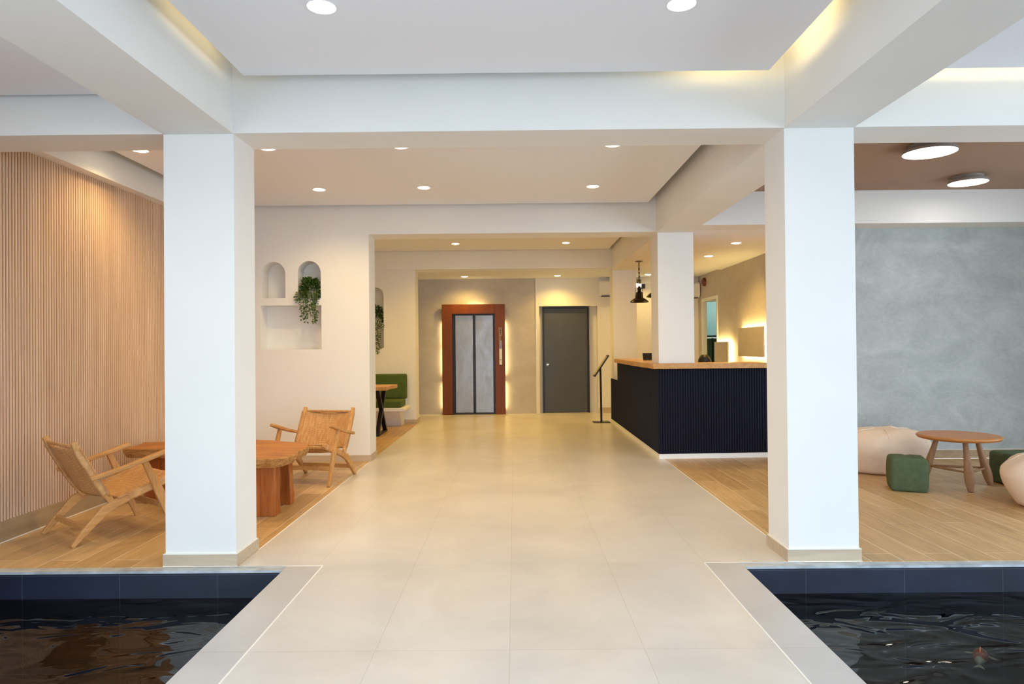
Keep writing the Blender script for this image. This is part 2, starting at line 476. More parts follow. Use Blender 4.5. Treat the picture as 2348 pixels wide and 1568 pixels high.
# walls
def arch(x, y0, y1, w, z0, z1, n=20):
    bm = bmesh.new()
    r = w/2
    pts = [(x - r, z0), (x + r, z0)] + [(x + r*math.cos(a), z1 - r + r*math.sin(a)) for a in [math.pi*k/n for k in range(n+1)]]
    f = [bm.verts.new((px, y0, pz)) for px, pz in pts]; b = [bm.verts.new((px, y1, pz)) for px, pz in pts]
    bm.faces.new(f); bm.faces.new(b[::-1])
    k = len(pts)
    for i in range(k): bm.faces.new((f[i], f[(i+1)%k], b[(i+1)%k], b[i]))
    return bm
wn = struct('wall_niche', boxes(((-3.9, 8.15, 0), (-1.735, 8.5, TOP))), M['paint'])
k = 8.15/1565
def wx(px): return (px - 1180)*k
def wz(px, py): return 1.35 + (795 - (px-1180)*.0091 - py)*k
cut(wn, [arch(wx(627.5), 8.0, 8.37, 54*k, wz(627, 683), wz(627, 600)), arch(wx(709.5), 8.0, 8.37, 53*k, wz(709, 684), wz(709, 598)),
         boxes(((wx(597), 8.0, wz(597, 802)), (wx(737), 8.36, wz(597, 700.5))))])
wr = struct('wall_nook', boxes(((-3.9, 12.13, 0), (-1.76, 12.5, 2.735))), M['paint'])
k3 = 12.13/1565
cut(wr, [arch((862-1180)*k3, 12.0, 12.35, 36*k3, 1.35 + (798-798)*k3, 1.35 + (798-659)*k3)])
e = .012
struct('baseboard_niche', boxes(((-3.6, 8.15-e, 0), (-1.735+e, 8.15, .075)), ((-1.735, 8.15, 0), (-1.735+e, 8.5, .075))), M['skirt'])
struct('baseboard_nook', boxes(((-2.15, 12.13-e, 0), (-1.76+e, 12.13, .075)), ((-1.76, 12.13, 0), (-1.76+e, 12.5, .075))), M['skirt'])
struct('wall_left', boxes(((-3.9, 1.9, -.2), (-3.66, 8.15, TOP)), ((-3.9, 8.5, 0), (-3.64, 12.13, TOP)), ((-3.9, 12.5, 0), (-3.64, 14, TOP))), M['paint'])
# slatted cladding: one moulded panel
bm = bmesh.new()
y = 1.93
while y < 8.13:
    if True:
        z0, z1 = (.15, 2.845 if y > 4.6 else 2.70) if y > 4.25 else (-.02, 2.93)
        w = .0175
        prof = [(-3.655, y), (-3.636, y), (-3.631, y + w*.2), (-3.631, y + w*.8), (-3.636, y + w), (-3.655, y + w)]
        a = [bm.verts.new((px, py, z0)) for px, py in prof]; b = [bm.verts.new((px, py, z1)) for px, py in prof]
        for i in range(5): bm.faces.new((a[i], a[i+1], b[i+1], b[i]))
        bm.faces.new(a); bm.faces.new(b[::-1])
    y += .030
sl = struct('wall_left_slats', bm, M['slat'])
struct('slat_backing', boxes(((-3.66, 1.9, -.02), (-3.655, 4.25, 2.93)), ((-3.66, 4.25, .15), (-3.655, 8.14, 2.845))), M['slat_back'], sl)
struct('baseboard_left', boxes(((-3.66, 4.25, 0), (-3.628, 8.14, .15))), M['skirt_brown_lit'])
struct('sealant_line_left', boxes(((-3.628, 4.25, 0), (-3.622, 8.14, .006))), M['grout'])

struct('wall_lounge', boxes(((3.72, 8.02, 0), (6.6, 8.3, TOP))), M['gray_plaster'])
struct('baseboard_lounge', boxes(((3.72, 8.008, 0), (6.5, 8.02, .10))), M['skirt_brown_lit'])
struct('sealant_line_lounge', boxes(((3.72, 8.006, .10), (6.5, 8.02, .106))), M['grout'])
struct('wall_right', boxes(((6.5, 6.2, 0), (6.7, 8.3, TOP))), M['gray_plaster'])

# right wall of the reception, with a doorway through it
struct('wall_reception', boxes(((3.72, 8.3, 0), (3.9, 12.52, 2.75)), ((3.72, 13.5, 0), (3.78, 14.2, 2.75)), ((3.72, 12.52, 2.22), (3.9, 13.5, 2.75))), M['tan_plaster'])
d = thing('door_2', None, None, (3.72, 13.0, 0)); d['kind'] = 'structure'
obj('door_frame', boxes(((-.02, -.53, 0), (.2, -.48, 2.26)), ((-.02, .45, 0), (.07, .50, 2.26)), ((-.02, -.48, 2.2), (.2, .45, 2.26))), M['frame_white'], d)
# room beyond the doorway
struct('wall_far_room', boxes(((3.78, 16.2, 0), (6.5, 16.4, 2.75)), ((6.4, 12, 0), (6.5, 16.2, 2.75)), ((3.9, 11.9, 0), (6.5, 12, 2.75)), ((3.72, 14.2, 0), (3.78, 16.4, 2.75))), M['sage'])
struct('floor_far_room', boxes(((3.72, 11.9, -.1), (6.5, 16.4, 0))), M['floor_tile'])
struct('ceiling_far_room', boxes(((3.72, 11.9, 2.75), (6.5, 16.4, 2.85))), M['ceil'])

# back wall, plaster around the lift and cream around the door recess
struct('wall_back', boxes(((-3.64, 13.8, 0), (.44, 14.2, 2.75))), M['tan_plaster'])
struct('wall_back_right', boxes(((.44, 13.79, 0), (.50, 14.2, 2.75)), ((.50, 13.79, 2.165), (1.68, 14.2, 2.75)), ((1.68, 13.79, 0), (3.72, 14.2, 2.75)), ((.50, 13.98, 0), (1.68, 14.2, 2.165))), M['paint'])
struct('trim_1', boxes(((.43, 13.78, 0), (.448, 13.79, 2.73))), M['frame_white'])
struct('baseboard_back', boxes(((1.70, 13.778, 0), (3.7, 13.79, .11))), M['skirt'])
d = thing('door_1', None, None, (1.045, 13.94, 0)); d['kind'] = 'structure'
obj('door_leaf', boxes(((-.44, -.02, .01), (.44, .02, 2.12))), M['door_grey'], d, bevel=.003)
obj('door_frame', boxes(((-.475, -.04, 0), (-.44, .035, 2.155)), ((.44, -.04, 0), (.475, .035, 2.155)), ((-.44, -.04, 2.12), (.44, .035, 2.155))), M['dark_trim'], d)
bm = bmesh.new()
lathe(bm, [(0, 0), (.032, 0), (.032, .008), (.012, .012), (.012, .035), (.026, .045), (.028, .06), (.018, .075), (0, .078)], 20)
bmesh.ops.rotate(bm, verts=bm.verts, cent=(0, 0, 0), matrix=Matrix.Rotation(R(90), 3, 'X'))
bmesh.ops.translate(bm, verts=bm.verts, vec=(-.37, -.02, .98))
h = obj('door_knob', bm, M['chrome'], d, smooth=40)

# ------------------------------------------------------------------ lamps
def downlight(x, y, z, label, group, face='lamp_face', power=18, col=(1, .80, .55), spot=150, rad=.05):
    t = thing('ceiling_downlight', label, 'ceiling light', (x, y, z), 0, group)
    if 'frame' not in DL:
        bm = bmesh.new()
        lathe(bm, [(.058, -.001), (.070, -.004), (.072, -.002), (.072, .0), (.058, .0)], 28)
        DL['frame'] = obj('frame', bm, M['white_plastic'], t, smooth=40)
    else:
        o = DL['frame'].copy(); COL.objects.link(o); o.parent = t
    if face not in DL:
        bm = bmesh.new()
        lathe(bm, [(0, -.012), (.035, -.010), (.058, -.0035), (.059, 0)], 28)
        DL[face] = obj('diffuser', bm, M[face], t)
    else:
        o = DL[face].copy(); COL.objects.link(o); o.parent = t
    ld = bpy.data.lights.new('lamp', 'SPOT'); ld.energy = power; ld.color = col; ld.spot_size = R(spot); ld.spot_blend = 1; ld.shadow_soft_size = .04
    lo = bpy.data.objects.new('lamp', ld); COL.objects.link(lo); lo.parent = t; lo.location = (0, 0, -.05)
    return t
DL = {}
W = (1, .71, .31)
G = 'recessed ceiling downlights'
P2 = 31
for x, y, lab in ((-3.17, 5.78, 'round recessed downlight nearest the slatted wall'),
                  (-2.08, 5.76, 'round recessed downlight just right of the front left column top'),
                  (-2.075, 7.28, 'round recessed downlight above the wall niches'),
                  (-.95, 5.75, 'left downlight of the nearer central pair behind the front beam'),
                  (-.95, 7.24, 'left downlight of the farther central pair before the wide opening'),
                  (.847, 5.76, 'right downlight of the nearer central pair behind the front beam'),
                  (.848, 7.26, 'right downlight of the farther central pair before the wide opening')):
    downlight(x, y, 3.05, lab, G, power=P2, col=W)
downlight(-.917, 3.28, 3.0, 'large downlight at the top left edge of the photo, in the front ceiling', G, 'lamp_face_cool', 20, (1, .90, .74))
downlight(.822, 3.29, 3.0, 'large downlight at the top right edge of the photo, in the front ceiling', G, 'lamp_face_cool', 20, (1, .90, .74))
downlight(-2.95, 3.2, 2.935, 'added unseen downlight in the ceiling over the left pond, above the edge of the photo', G, 'lamp_face_cool', 12, (1, .90, .72))  # added out of view to warm and brighten the left cross beam
for x, lab in ((-.965, 'left downlight of the pair just inside the wide opening'), (.865, 'right downlight of the pair just inside the wide opening')):
    downlight(x, 11.30, 3.067, lab, G, power=48, col=(1, .62, .09))
for x, lab in ((-.965, 'left downlight above the lift, in the lowest ceiling'), (.85, 'right downlight before the grey door, in the lowest ceiling')):
    downlight(x, 13.32, 2.73, lab, G, power=32, col=(1, .62, .13))
for x, y, lab in ((2.951, 9.055, 'nearer downlight over the reception desk'), (2.958, 10.361, 'farther downlight over the reception desk')):
    downlight(x, y, 2.70, lab, G, power=42, col=(1, .61, .12))
downlight(2.608, 13.25, 2.73, 'small downlight seen beside the chain of the pendant lamp', G, power=20, col=(1, .66, .2))
downlight(-2.6, 10.3, 3.067, 'added unseen downlight over the green bench and its table', G, power=52, col=(1, .62, .10))  # unseen lamp added to light the bench nook

def disc_light(x, y, z, r, lab):
    t = thing('disc_ceiling_light', lab, 'ceiling light', (x, y, z), 0, 'round disc lights on the brown ceiling')
    bm = bmesh.new(); lathe(bm, [(r*.75, .07), (r*.75, .03), (r*.97, .025), (r, .0), (r - .004, -.001), (r-.006, .015), (0, .015)], 48)
    obj('housing', bm, M['grey_housing'], t, smooth=40)
    bm = bmesh.new(); lathe(bm, [(0, -.006), (r*.7, -.004), (r - .007, .0), (r-.007, .01), (0, .01)], 48)
    obj('diffuser', bm, M['disk_face'], t)
    ld = bpy.data.lights.new('lamp', 'AREA'); ld.shape = 'DISK'; ld.size = r*1.6; ld.energy = 1.5; ld.color = (1, .92, .82)
    lo = bpy.data.objects.new('lamp', ld); COL.objects.link(lo); lo.parent = t; lo.location = (0, 0, -.012)
disc_light(3.62, 5.93, 3.0, .215, 'larger nearer white disc light on the brown ceiling')
disc_light(4.70, 7.06, 3.0, .185, 'smaller farther white disc light on the brown ceiling')

# LED tape lying on the hung panels, in the coves
def tape(name, a, b, m='led_cove', label=None, group=None):
    o = obj(name, boxes((a, b)), M[m])
    return tag(o, label, 'led tape', group)
tape('led_tape', (1.50, 3.55, 3.045), (1.52, 4.02, 3.06), label='warm led tape glowing in the ceiling gap along the front right beam')
tape('led_tape', (1.05, 4.07, 3.041), (1.5, 4.085, 3.052), label='warm led tape in the ceiling gap above the right end of the cross beam')
tape('led_tape', (-1.60, 3.35, 3.045), (-1.59, 4.05, 3.055), 'led_faint', label='soft led tape in the ceiling gap along the front left beam')
tape('led_tape', (2.4, 4.04, 3.045), (6.0, 4.06, 3.06), 'led_cove', label='yellow led tape glowing in the ceiling gap at the far right')

# ------------------------------------------------------------------ lift
lift = thing('elevator', 'steel lift doors in a wide orange-brown wooden surround lit from behind', 'elevator', (-.822, 13.8, 0))
obj('surround', boxes(((-.632, -.13, 0), (-.43, -.07, 2.21)), ((.43, -.13, 0), (.632, -.07, 2.21)), ((-.43, -.13, 2.02), (.43, -.07, 2.21))), M['red_wood'], lift, bevel=.003)
obj('surround_core', boxes(((-.58, -.07, 0), (-.43, 0, 2.14)), ((.43, -.07, 0), (.58, 0, 2.14)), ((-.43, -.07, 2.02), (.43, 0, 2.14))), M['dark_trim'], lift)
for x0 in (-.37, .035):
    obj('door_panel', boxes(((x0, -.055, .03), (x0 + .355, -.035, 1.99))), M['steel'], lift, bevel=.003)
obj('door_seal', boxes(((-.014, -.06, .03), (.034, -.03, 1.99))), M['dark_trim'], lift)
obj('door_jamb', boxes(((-.43, -.065, 0), (-.385, -.002, 2.02)), ((.40, -.065, 0), (.43, -.002, 2.02)), ((-.385, -.065, 1.99), (.40, -.002, 2.02)), ((-.385, -.03, 0), (.40, -.002, 1.99))), M['dark_trim'], lift)
obj('sill', boxes(((-.43, -.1, 0), (.43, -.03, .028))), M['dark_trim'], lift)
cp = obj('call_panel', boxes(((.515, -.142, .995), (.568, -.13, 1.315))), M['white_plastic'], lift, bevel=.002)
obj('display', boxes(((.515, -.143, 1.315), (.568, -.13, 1.48))), M['grey_plastic'], cp, bevel=.002)
bm = bmesh.new(); lathe(bm, [(0, 0), (.009, 0), (.009, .006), (0, .007)], 16)
bmesh.ops.rotate(bm, verts=bm.verts, cent=(0, 0, 0), matrix=Matrix.Rotation(R(90), 3, 'X')); bmesh.ops.translate(bm, verts=bm.verts, vec=(.541, -.142, 1.095))
obj('call_button', bm, M['dark_trim'], cp)
for s in (-1, 1):
    for z0, z1 in ((.12, .62), (.80, 1.35), (1.4, 1.85)):
        o = obj('led_strip', boxes(((s*.602 - .006, -.045, z0), (s*.602 + .006, -.03, z1))), M['led_soft'], lift)
obj('led_strip', boxes(((-.1, -.045, 2.165), (.2, -.03, 2.175))), M['led_soft'], lift)
sg = thing('hanging_sign', 'small pale ladder-shaped ornament with a hook on the right lift surround', 'wall ornament', (-.822 + .535, 13.66, 1.58))
bm = bmesh.new()
# a slim ladder: two rails, four rungs
box(bm, (-.032, -.006, .14), (.03, .006, .155)); box(bm, (-.028, -.006, 0), (.036, .006, .014))
beam_path(bm, [(-.024, 0, .15), (-.018, 0, .007)], .012, .009, Vector((0, 1, 0))); beam_path(bm, [(.024, 0, .15), (.030, 0, .007)], .012, .012, Vector((0, 1, 0)))
for z in (.04, .075, .11): box(bm, (-.02, -.004, z), (.026, .004, z + .007))
obj('ladder', bm, M['paper'], sg)
bm = bmesh.new(); tube(bm, [(.010, 0, -.005), (.008, 0, -.07), (-.002, 0, -.10), (-.016, 0, -.105), (-.024, 0, -.09), (-.020, 0, -.03), (-.014, 0, .005)], .0055, 8)
obj('hook', bm, M['paper'], sg, smooth=True)

# ------------------------------------------------------------------ air conditioners, alarm, small wall things
def aircon(x, y, z, lab, w=.8):
    t = thing('air_conditioner', lab, 'air conditioner', (x, y, z), 0, 'wall air conditioners')
    bm = bmesh.new()
    prof = [(0, 0), (0, .30), (-.17, .30), (-.20, .27), (-.205, .08), (-.16, 0)]
    a = [bm.verts.new((-w/2, py, pz)) for py, pz in prof]; b = [bm.verts.new((w/2, py, pz)) for py, pz in prof]
    for i in range(6): bm.faces.new((a[i], a[(i+1)%6], b[(i+1)%6], b[i]))
    bm.faces.new(a); bm.faces.new(b[::-1])
    obj('case', bm, M['white_plastic'], t, bevel=.006)
    obj('air_flap', boxes(((-w/2 + .04, -.19, -.014), (w/2 - .04, -.09, -.001))), M['black_metal'], t)
    return t
aircon(2.04, 13.788, 2.35, 'white air conditioner high up beside the grey door, half hidden by a column', .68)
aircon(3.30, 13.788, 2.3, 'air conditioner in the far corner above the reception desk, barely in view')
a = thing('alarm_bell', 'dark red round alarm bell high on the reception wall', 'alarm', (3.72, 13.3, 2.58))
bm = bmesh.new(); lathe(bm, [(0, 0), (.085, 0), (.085, .02), (.075, .045), (.045, .06), (0, .064)], 24)
bmesh.ops.rotate(bm, verts=bm.verts, cent=(0, 0, 0), matrix=Matrix.Rotation(R(-90), 3, 'Y'))
obj('gong', bm, M['alarm_red'], a, smooth=40)
a = thing('emergency_lamp', 'small olive box lamp on the far wall behind the pendant', 'wall lamp', (2.49, 13.79, 2.60))
obj('case', boxes(((-.06, -.06, 0), (.07, 0, .085))), plain('olive_plastic', (.16, .13, .03), .5), a, bevel=.004)
obj('bulb', boxes(((-.03, -.055, -.03), (.04, -.01, -.001))), M['lamp_face'], a, bevel=.004)
a = thing('wall_speaker', 'small black box speaker on the far wall right of the pendant chain', 'speaker', (2.60, 13.79, 2.50))
obj('case', boxes(((-.035, -.07, 0), (.035, 0, .09))), M['black_metal'], a, bevel=.004)
bm = bmesh.new(); lathe(bm, [(0, 0), (.024, 0), (.02, .004), (0, .002)], 16); bmesh.ops.rotate(bm, verts=bm.verts, cent=(0, 0, 0), matrix=Matrix.Rotation(R(90), 3, 'X')); bmesh.ops.translate(bm, verts=bm.verts, vec=(0, -.07, .045))
obj('cone', bm, M['dark_trim'], a)

# backlit wall panels on the reception wall
def lit_panel(y0, y1, z0, z1, lab, led):
    t = thing('backlit_panel', lab, 'wall light', (3.72, (y0+y1)/2, (z0+z1)/2), 0, 'backlit square wall panels')
    hy, hz = (y1-y0)/2, (z1-z0)/2
    obj('face_panel', boxes(((-.085, -hy, -hz), (-.06, hy, hz))), M['tan_plaster'], t, bevel=.003)
    obj('back_box', boxes(((-.06, -hy+.09, -hz+.07), (0, hy-.09, hz-.07))), M['tan_plaster'], t)
    i = .025
    for a, b in (((-.045, -hy+i, -hz+i), (-.035, -hy+i+.012, hz-i)), ((-.045, hy-i-.012, -hz+i), (-.035, hy-i, hz-i)), ((-.045, -hy+i+.012, hz-i-.012), (-.035, hy-i-.012, hz-i)), ((-.045, -hy+i+.012, -hz+i), (-.035, hy-i-.012, -hz+i+.012))):
        obj('led_strip', boxes((a, b)), led, t)
lit_panel(10.0, 11.12, 1.165, 1.62, 'larger square wall panel with a yellow glow all round, right of its twin', M['led'])
lit_panel(11.66, 12.44, .93, 1.405, 'lower glowing wall panel beside the doorway, partly sunk behind the counter', M['led'])

# things in the far room
t = thing('wall_cabinet', 'pale teal upper cabinet seen through the doorway', 'cabinet', (4.95, 15.6, 1.5))
obj('body', boxes(((-.7, 0, .06), (1.2, .55, 1.2))), M['teal'], t)
for x in (-.7, -.06, .58):
    obj('door', boxes(((x + .01, -.02, .07), (x + .61, -.001, 1.18))), M['teal'], t, bevel=.002)
obj('under_shelf', boxes(((-.7, 0, 0), (1.2, .5, .03))), M['frame_white'], t)
t = thing('clothes_stand', 'dark upright pole stand seen in the lower doorway', 'stand', (4.33, 14.95, 0))
bm = bmesh.new(); lathe(bm, [(0, 0), (.18, 0), (.18, .015), (.02, .03), (0, .03)], 20); obj('base', bm, M['black_metal'], t, smooth=40)
bm = bmesh.new(); tube(bm, [(0, 0, .02), (0, 0, 1.5)], .02, 10); obj('pole', bm, M['black_metal'], t, smooth=40)
bm = bmesh.new(); tube(bm, [(0, 0, 1.32), (.12, 0, 1.32), (.15, 0, 1.35)], .015, 8); obj('peg', bm, M['black_metal'], t, smooth=True)

# ------------------------------------------------------------------ reception counter
def wob(p, amp, f=2.5, s=0): return noise.noise(Vector((p[0]*f + s, p[1]*f, s))) * amp
ct = thing('reception_counter', 'L-shaped reception counter with a black ribbed front and golden live-edge wooden top', 'counter', (1.72, 8.14, 0))
def P(x, y): return (x - 1.72, y - 8.14)
sk = .055
def fy(x): return 8.14 + (x - 1.72)*sk
bm = bmesh.new()
# front panel with ribs
x = 1.725
a = [(1.72, 8.14), (3.715, fy(3.715)), (3.715, fy(3.715)+.012), (1.72, 8.152)]
prism(bm, [P(*p) for p in a], .06, 1.07)
while x < 3.69:
    q = [(x, fy(x)-.010), (x+.006, fy(x)-.014), (x+.014, fy(x)-.014), (x+.020, fy(x)-.010), (x+.020, fy(x)+.002), (x, fy(x)+.002)]
    prism(bm, [P(*p) for p in q], .06, 1.068)
    x += .031
obj('front_panel', bm, M['black_panel'], ct)
bm = bmesh.new()
prism(bm, [P(*p) for p in ((1.712, 8.14), (1.722, 8.14), (1.722, 11.38), (1.712, 11.38))], .06, 1.07)
prism(bm, [P(*p) for p in ((1.712, 11.38), (1.722, 11.38), (1.722, 12.14), (1.712, 12.14))], .06, .775)
y = 8.15
while y < 12.12:
    z1 = 1.068 if y < 11.36 else .773
    prism(bm, [P(*p) for p in ((1.705, y+.003), (1.713, y), (1.713, y+.02), (1.705, y+.017))], .06, z1)
    y += .031
obj('side_panel', bm, M['black_panel'], ct)
bm = bmesh.new()
prism(bm, [P(*p) for p in ((1.716, 8.13), (3.715, fy(3.715)-.016), (3.715, fy(3.715)+.01), (1.735, 8.155), (1.735, 12.14), (1.708, 12.14), (1.708, 8.13))], 0, .058)
obj('plinth', bm, M['white_gloss'], ct)
bm = bmesh.new()
prism(bm, [P(*p) for p in ((2.16, 8.20), (3.71, 8.29), (3.71, 8.5), (2.16, 8.5))], .058, 1.068)
prism(bm, [P(*p) for p in ((1.735, 8.62), (2.05, 8.62), (2.05, 11.36), (1.735, 11.36))], .058, 1.068)
obj('carcass', bm, M['black_panel'], ct)
def edge(p, q, n, amp, s):
    out = []
    d = Vector((q[0]-p[0], q[1]-p[1])); nn = Vector((d.y, -d.x)).normalized()
    for i in range(n):
        t = i/n; pt = Vector(p) + d*t
        k = wob(pt, amp, 3.0, s) if 0 < i else 0
        out.append((pt.x + nn.x*k, pt.y + nn.y*k))
    return out
poly = edge((1.665, 11.44), (1.63, 9.6), 10, .02, 1) + edge((1.63, 9.6), (1.635, 8.07), 12, .03, 2) + edge((1.635, 8.07), (3.715, 8.14), 26, .02, 3)
poly += [(3.715, 8.14), (3.715, 8.62), (2.158, 8.62), (2.158, 8.187), (1.724, 8.187), (1.724, 8.62), (2.1, 8.62), (2.1, 11.44)]
bm = bmesh.new(); prism(bm, [P(*p) for p in poly], 1.071, 1.135)
obj('counter_top', bm, M['counter_top'], ct, bevel=.008)
# lower return of the counter against the back column
t = thing('card_terminal', 'small dark screen standing on the counter beside the column', 'tablet', (1.96, 10.0, 1.136), R(8))
bm = boxes(((-.06, -.01, 0), (.06, .07, .012))); obj('base', bm, M['black_metal'], t, bevel=.003)
bm = boxes(((-.078, -.006, 0), (.078, .006, .095)))
bmesh.ops.rotate(bm, verts=bm.verts, cent=(0, 0, 0), matrix=Matrix.Rotation(R(-14), 3, 'X')); bmesh.ops.translate(bm, verts=bm.verts, vec=(0, .02, .012))
obj('screen', bm, M['screen'], t, bevel=.003)

# pendant lamps
def pendant(x, y, lab, ref=None):
    if ref is not None:
        c = copy_tree(ref); c.location = (x, y, 2.70); c['label'] = lab
        return c
    t = thing('pendant_lamp', lab, 'pendant lamp', (x, y, 2.70), 0, 'dark pendant lamps over the counter')
    bm = bmesh.new(); lathe(bm, [(0, 0), (.062, 0), (.062, -.018), (.02, -.026), (0, -.026)], 24); obj('ceiling_rose', bm, M['bronze'], t, smooth=40)
    bm = bmesh.new()
    z = -.026
    tube(bm, [(0, 0, z), (0, 0, z - .1)], .007, 8)
    z = -.12
    i = 0
    while z > -.40:
        pts = []
        for kk in range(13):
            a = 2*math.pi*kk/12
            u, v = .011*math.cos(a), .019*math.sin(a)
            pts.append((u if i % 2 == 0 else 0, u if i % 2 else 0, z - .016 + v))
        tube(bm, pts, .0035, 6, caps=False)
        z -= .030; i += 1
    tube(bm, [(0, 0, -.12), (.004, 0, -.25), (0, 0, -.42)], .004, 6)
    obj('chain', bm, M['bronze'], t, smooth=True)
    bm = bmesh.new()
    lathe(bm, [(0, -.41), (.018, -.41), (.02, -.43), (.034, -.44), (.034, -.46), (.022, -.475), (.026, -.49), (.048, -.505), (.052, -.55), (.062, -.575), (.064, -.59), (.09, -.605), (.125, -.63), (.145, -.65), (.148, -.662), (.142, -.664), (.12, -.64), (.08, -.612), (.05, -.60), (0, -.595)], 36)
    obj('lamp_shade', bm, M['bronze'], t, smooth=50)
    bm = bmesh.new()
    for s in (0, 1, 2, 3):
        a = s*math.pi/2 + .3
        c_, s_ = math.cos(a), math.sin(a)
        tube(bm, [(c_*q, s_*q, zz) for q, zz in ((.018, -.435), (.04, -.432), (.055, -.445), (.058, -.48), (.06, -.53), (.068, -.585))], .004, 6)
    obj('cage', bm, M['bronze'], t, smooth=True)
    bm = bmesh.new(); lathe(bm, [(0, -.60), (.02, -.605), (.03, -.625), (.02, -.645), (0, -.65)], 16)
    obj('bulb', bm, M['pot'], t, smooth=True)
    return t
pd = pendant(1.985, 10.83, 'dark metal pendant lamp hanging on a chain between two columns')
pendant(2.02, 9.67, 'second dark pendant lamp, mostly hidden behind the middle column', pd)

# ------------------------------------------------------------------ sign stand
t = thing('sign_stand', 'slim black sign stand with a tilted board before the reception counter', 'sign stand', (1.525, 12.1, 0))
obj('base', boxes(((-.15, -.12, 0), (.15, .12, .012))), M['black_metal'], t, bevel=.004)
bm = bmesh.new(); tube(bm, [(0, 0, .012), (-.01, 0, .98)], .019, 10); obj('pole', bm, M['black_metal'], t, smooth=40)
bm = boxes(((-.225, -.15, -.014), (.225, .15, .010)))
fr = obj('board', bm, M['black_metal'], t, bevel=.004)
fr.location = (.0, 0, 1.0); fr.rotation_euler = (0, R(-56), R(-2))
bm = boxes(((-.20, -.13, .0102), (.20, .13, .012))); obj('printed_sheet', bm, M['paper'], fr)

# ------------------------------------------------------------------ bench nook
b = thing('bench', 'built-in white bench with olive green seat and back cushions', 'bench', (-2.0, 12.13, 0))
obj('ledge', boxes(((-1.6, -.62, .27), (.135, -.001, .335))), M['paint'], b, bevel=.012)
bm = bmesh.new()
prof = [(-.001, 0), (-.30, 0), (-.34, .05), (-.42, .16), (-.52, .27), (-.001, .27)]
a_ = [bm.verts.new((-1.6, y, z)) for y, z in prof]; b_ = [bm.verts.new((.03, y, z)) for y, z in prof]
for i in range(6): bm.faces.new((a_[i], a_[(i+1)%6], b_[(i+1)%6], b_[i]))
bm.faces.new(a_); bm.faces.new(b_[::-1])
obj('base', bm, M['paint'], b)
obj('seat_cushion', boxes(((-1.6, -.60, .337), (.075, -.12, .46))), M['green2'], b, bevel=.03, segs=4)
obj('back_cushion', boxes(((-1.6, -.12, .45), (.09, -.004, .89))), M['green2'], b, bevel=.03, segs=4)
bt = thing('bench_table', 'live-edge wooden table on black crossed legs before the green bench', 'table', (-2.45, 10.75, 0))
poly = edge((-.7, -.38), (.5, -.36), 10, .03, 5) + edge((.5, -.36), (.53, .40), 7, .04, 6) + edge((.53, .40), (-.7, .42), 10, .03, 7) + [(-.7, .42)]
bm = bmesh.new(); prism(bm, poly, .70, .755); obj('table_top', bm, M['counter_top'], bt, bevel=.008)
for xx in (.34, -.5):
    bm = bmesh.new()
    s = Vector((1, 0, 0))
    beam_path(bm, [(xx, -.33, 0.0), (xx, -.02, .36), (xx, .28, .70)], .06, .05, s)
    beam_path(bm, [(xx, .33, 0.0), (xx, .02, .36), (xx, -.28, .70)], .06, .05, s)
    box(bm, (xx - .03, -.36, 0), (xx + .03, .36, .03))
    obj('leg', bm, M['black_metal'], bt)

# ------------------------------------------------------------------ plants
def plant(name, lab, loc, w, hgt, trails, seed, glint=False, leafm='leaf'):
    rnd = random.Random(seed)
    t = thing(name, lab, 'plant', loc, 0, 'trailing plants in the wall niches')
    bm = bmesh.new(); lathe(bm, [(0, 0), (.05, 0), (.065, .10), (.06, .10), (.045, .03), (0, .03)], 20); obj('pot', bm, M['pot'], t, smooth=40)
    bl = bmesh.new(); bs = bmesh.new(); bf = bmesh.new()
    def leaf(bm_, p, d, s):
        d = d.normalized(); side = d.cross(Vector((rnd.uniform(-1, 1), rnd.uniform(-1, 1), rnd.uniform(-.3, 1)))).normalized()
        n = d.cross(side).normalized()
        v = [bm_.verts.new(q) for q in (p, p + d*s*.45 + side*s*.33 + n*s*.08, p + d*s, p + d*s*.45 - side*s*.33 + n*s*.08)]
        bm_.faces.new(v)
    def leaf_m(p, d, s, mi):
        leaf(bl, p, d, s)
        bl.faces.ensure_lookup_table(); bl.faces[-1].material_index = mi
    for i in range(520):
        a = rnd.uniform(0, 2*math.pi); el = rnd.uniform(-.5, 1.2); rr = rnd.uniform(.45, 1.0)
        d = Vector((math.cos(a)*math.cos(el), math.sin(a)*math.cos(el), math.sin(el)))
        p = Vector((d.x*w*rr, d.y*.09*rr - .04, .10 + d.z*hgt*.55*rr))
        if p.y > .10: p.y = .10
        leaf_m(p, (d + Vector((rnd.uniform(-.6, .6), -.4, rnd.uniform(-.6, .4)))), rnd.uniform(.03, .05), 0 if rnd.random() < .65 else 1)
        if glint and rnd.random() < .12 and p.z < .1:
            leaf(bf, p + Vector((0, -.03, 0)), d, .03)
    for (tx, ln) in trails:
        pts = []
        x = tx; y = -.14; z = .08
        sgn = 1 if tx > 0 else -1
        pts.append((tx*.5, -.05, .1)); pts.append((tx*.9, -.13, .08))
        steps = int(ln/.02)
        for i in range(steps):
            z -= .02; x += rnd.uniform(-.006, .006) ; y += rnd.uniform(-.003, .003)
            pts.append((x, y, z))
            if rnd.random() < .85:
                for _ in range(3):
                    d = Vector((rnd.uniform(-1, 1), rnd.uniform(-1, .4), rnd.uniform(-.8, .3)))
                    leaf_m(Vector((x, y, z)) + d*.008, d, rnd.uniform(.022, .036), 0 if rnd.random() < .5 else 1)
                    if glint and rnd.random() < .25: leaf(bf, Vector((x, y - .02, z)), d, .022)
        tube(bs, pts, .0025, 5)
    obj('foliage', bl, [M[leafm], M['leaf2']], t)
    obj('stems', bs, M['stem'], t)
    if glint: obj('glints', bf, M['glint_white'], t)  # leaf-shaped pale flecks put in as highlights on the foliage
    else: bf.free()
    return t
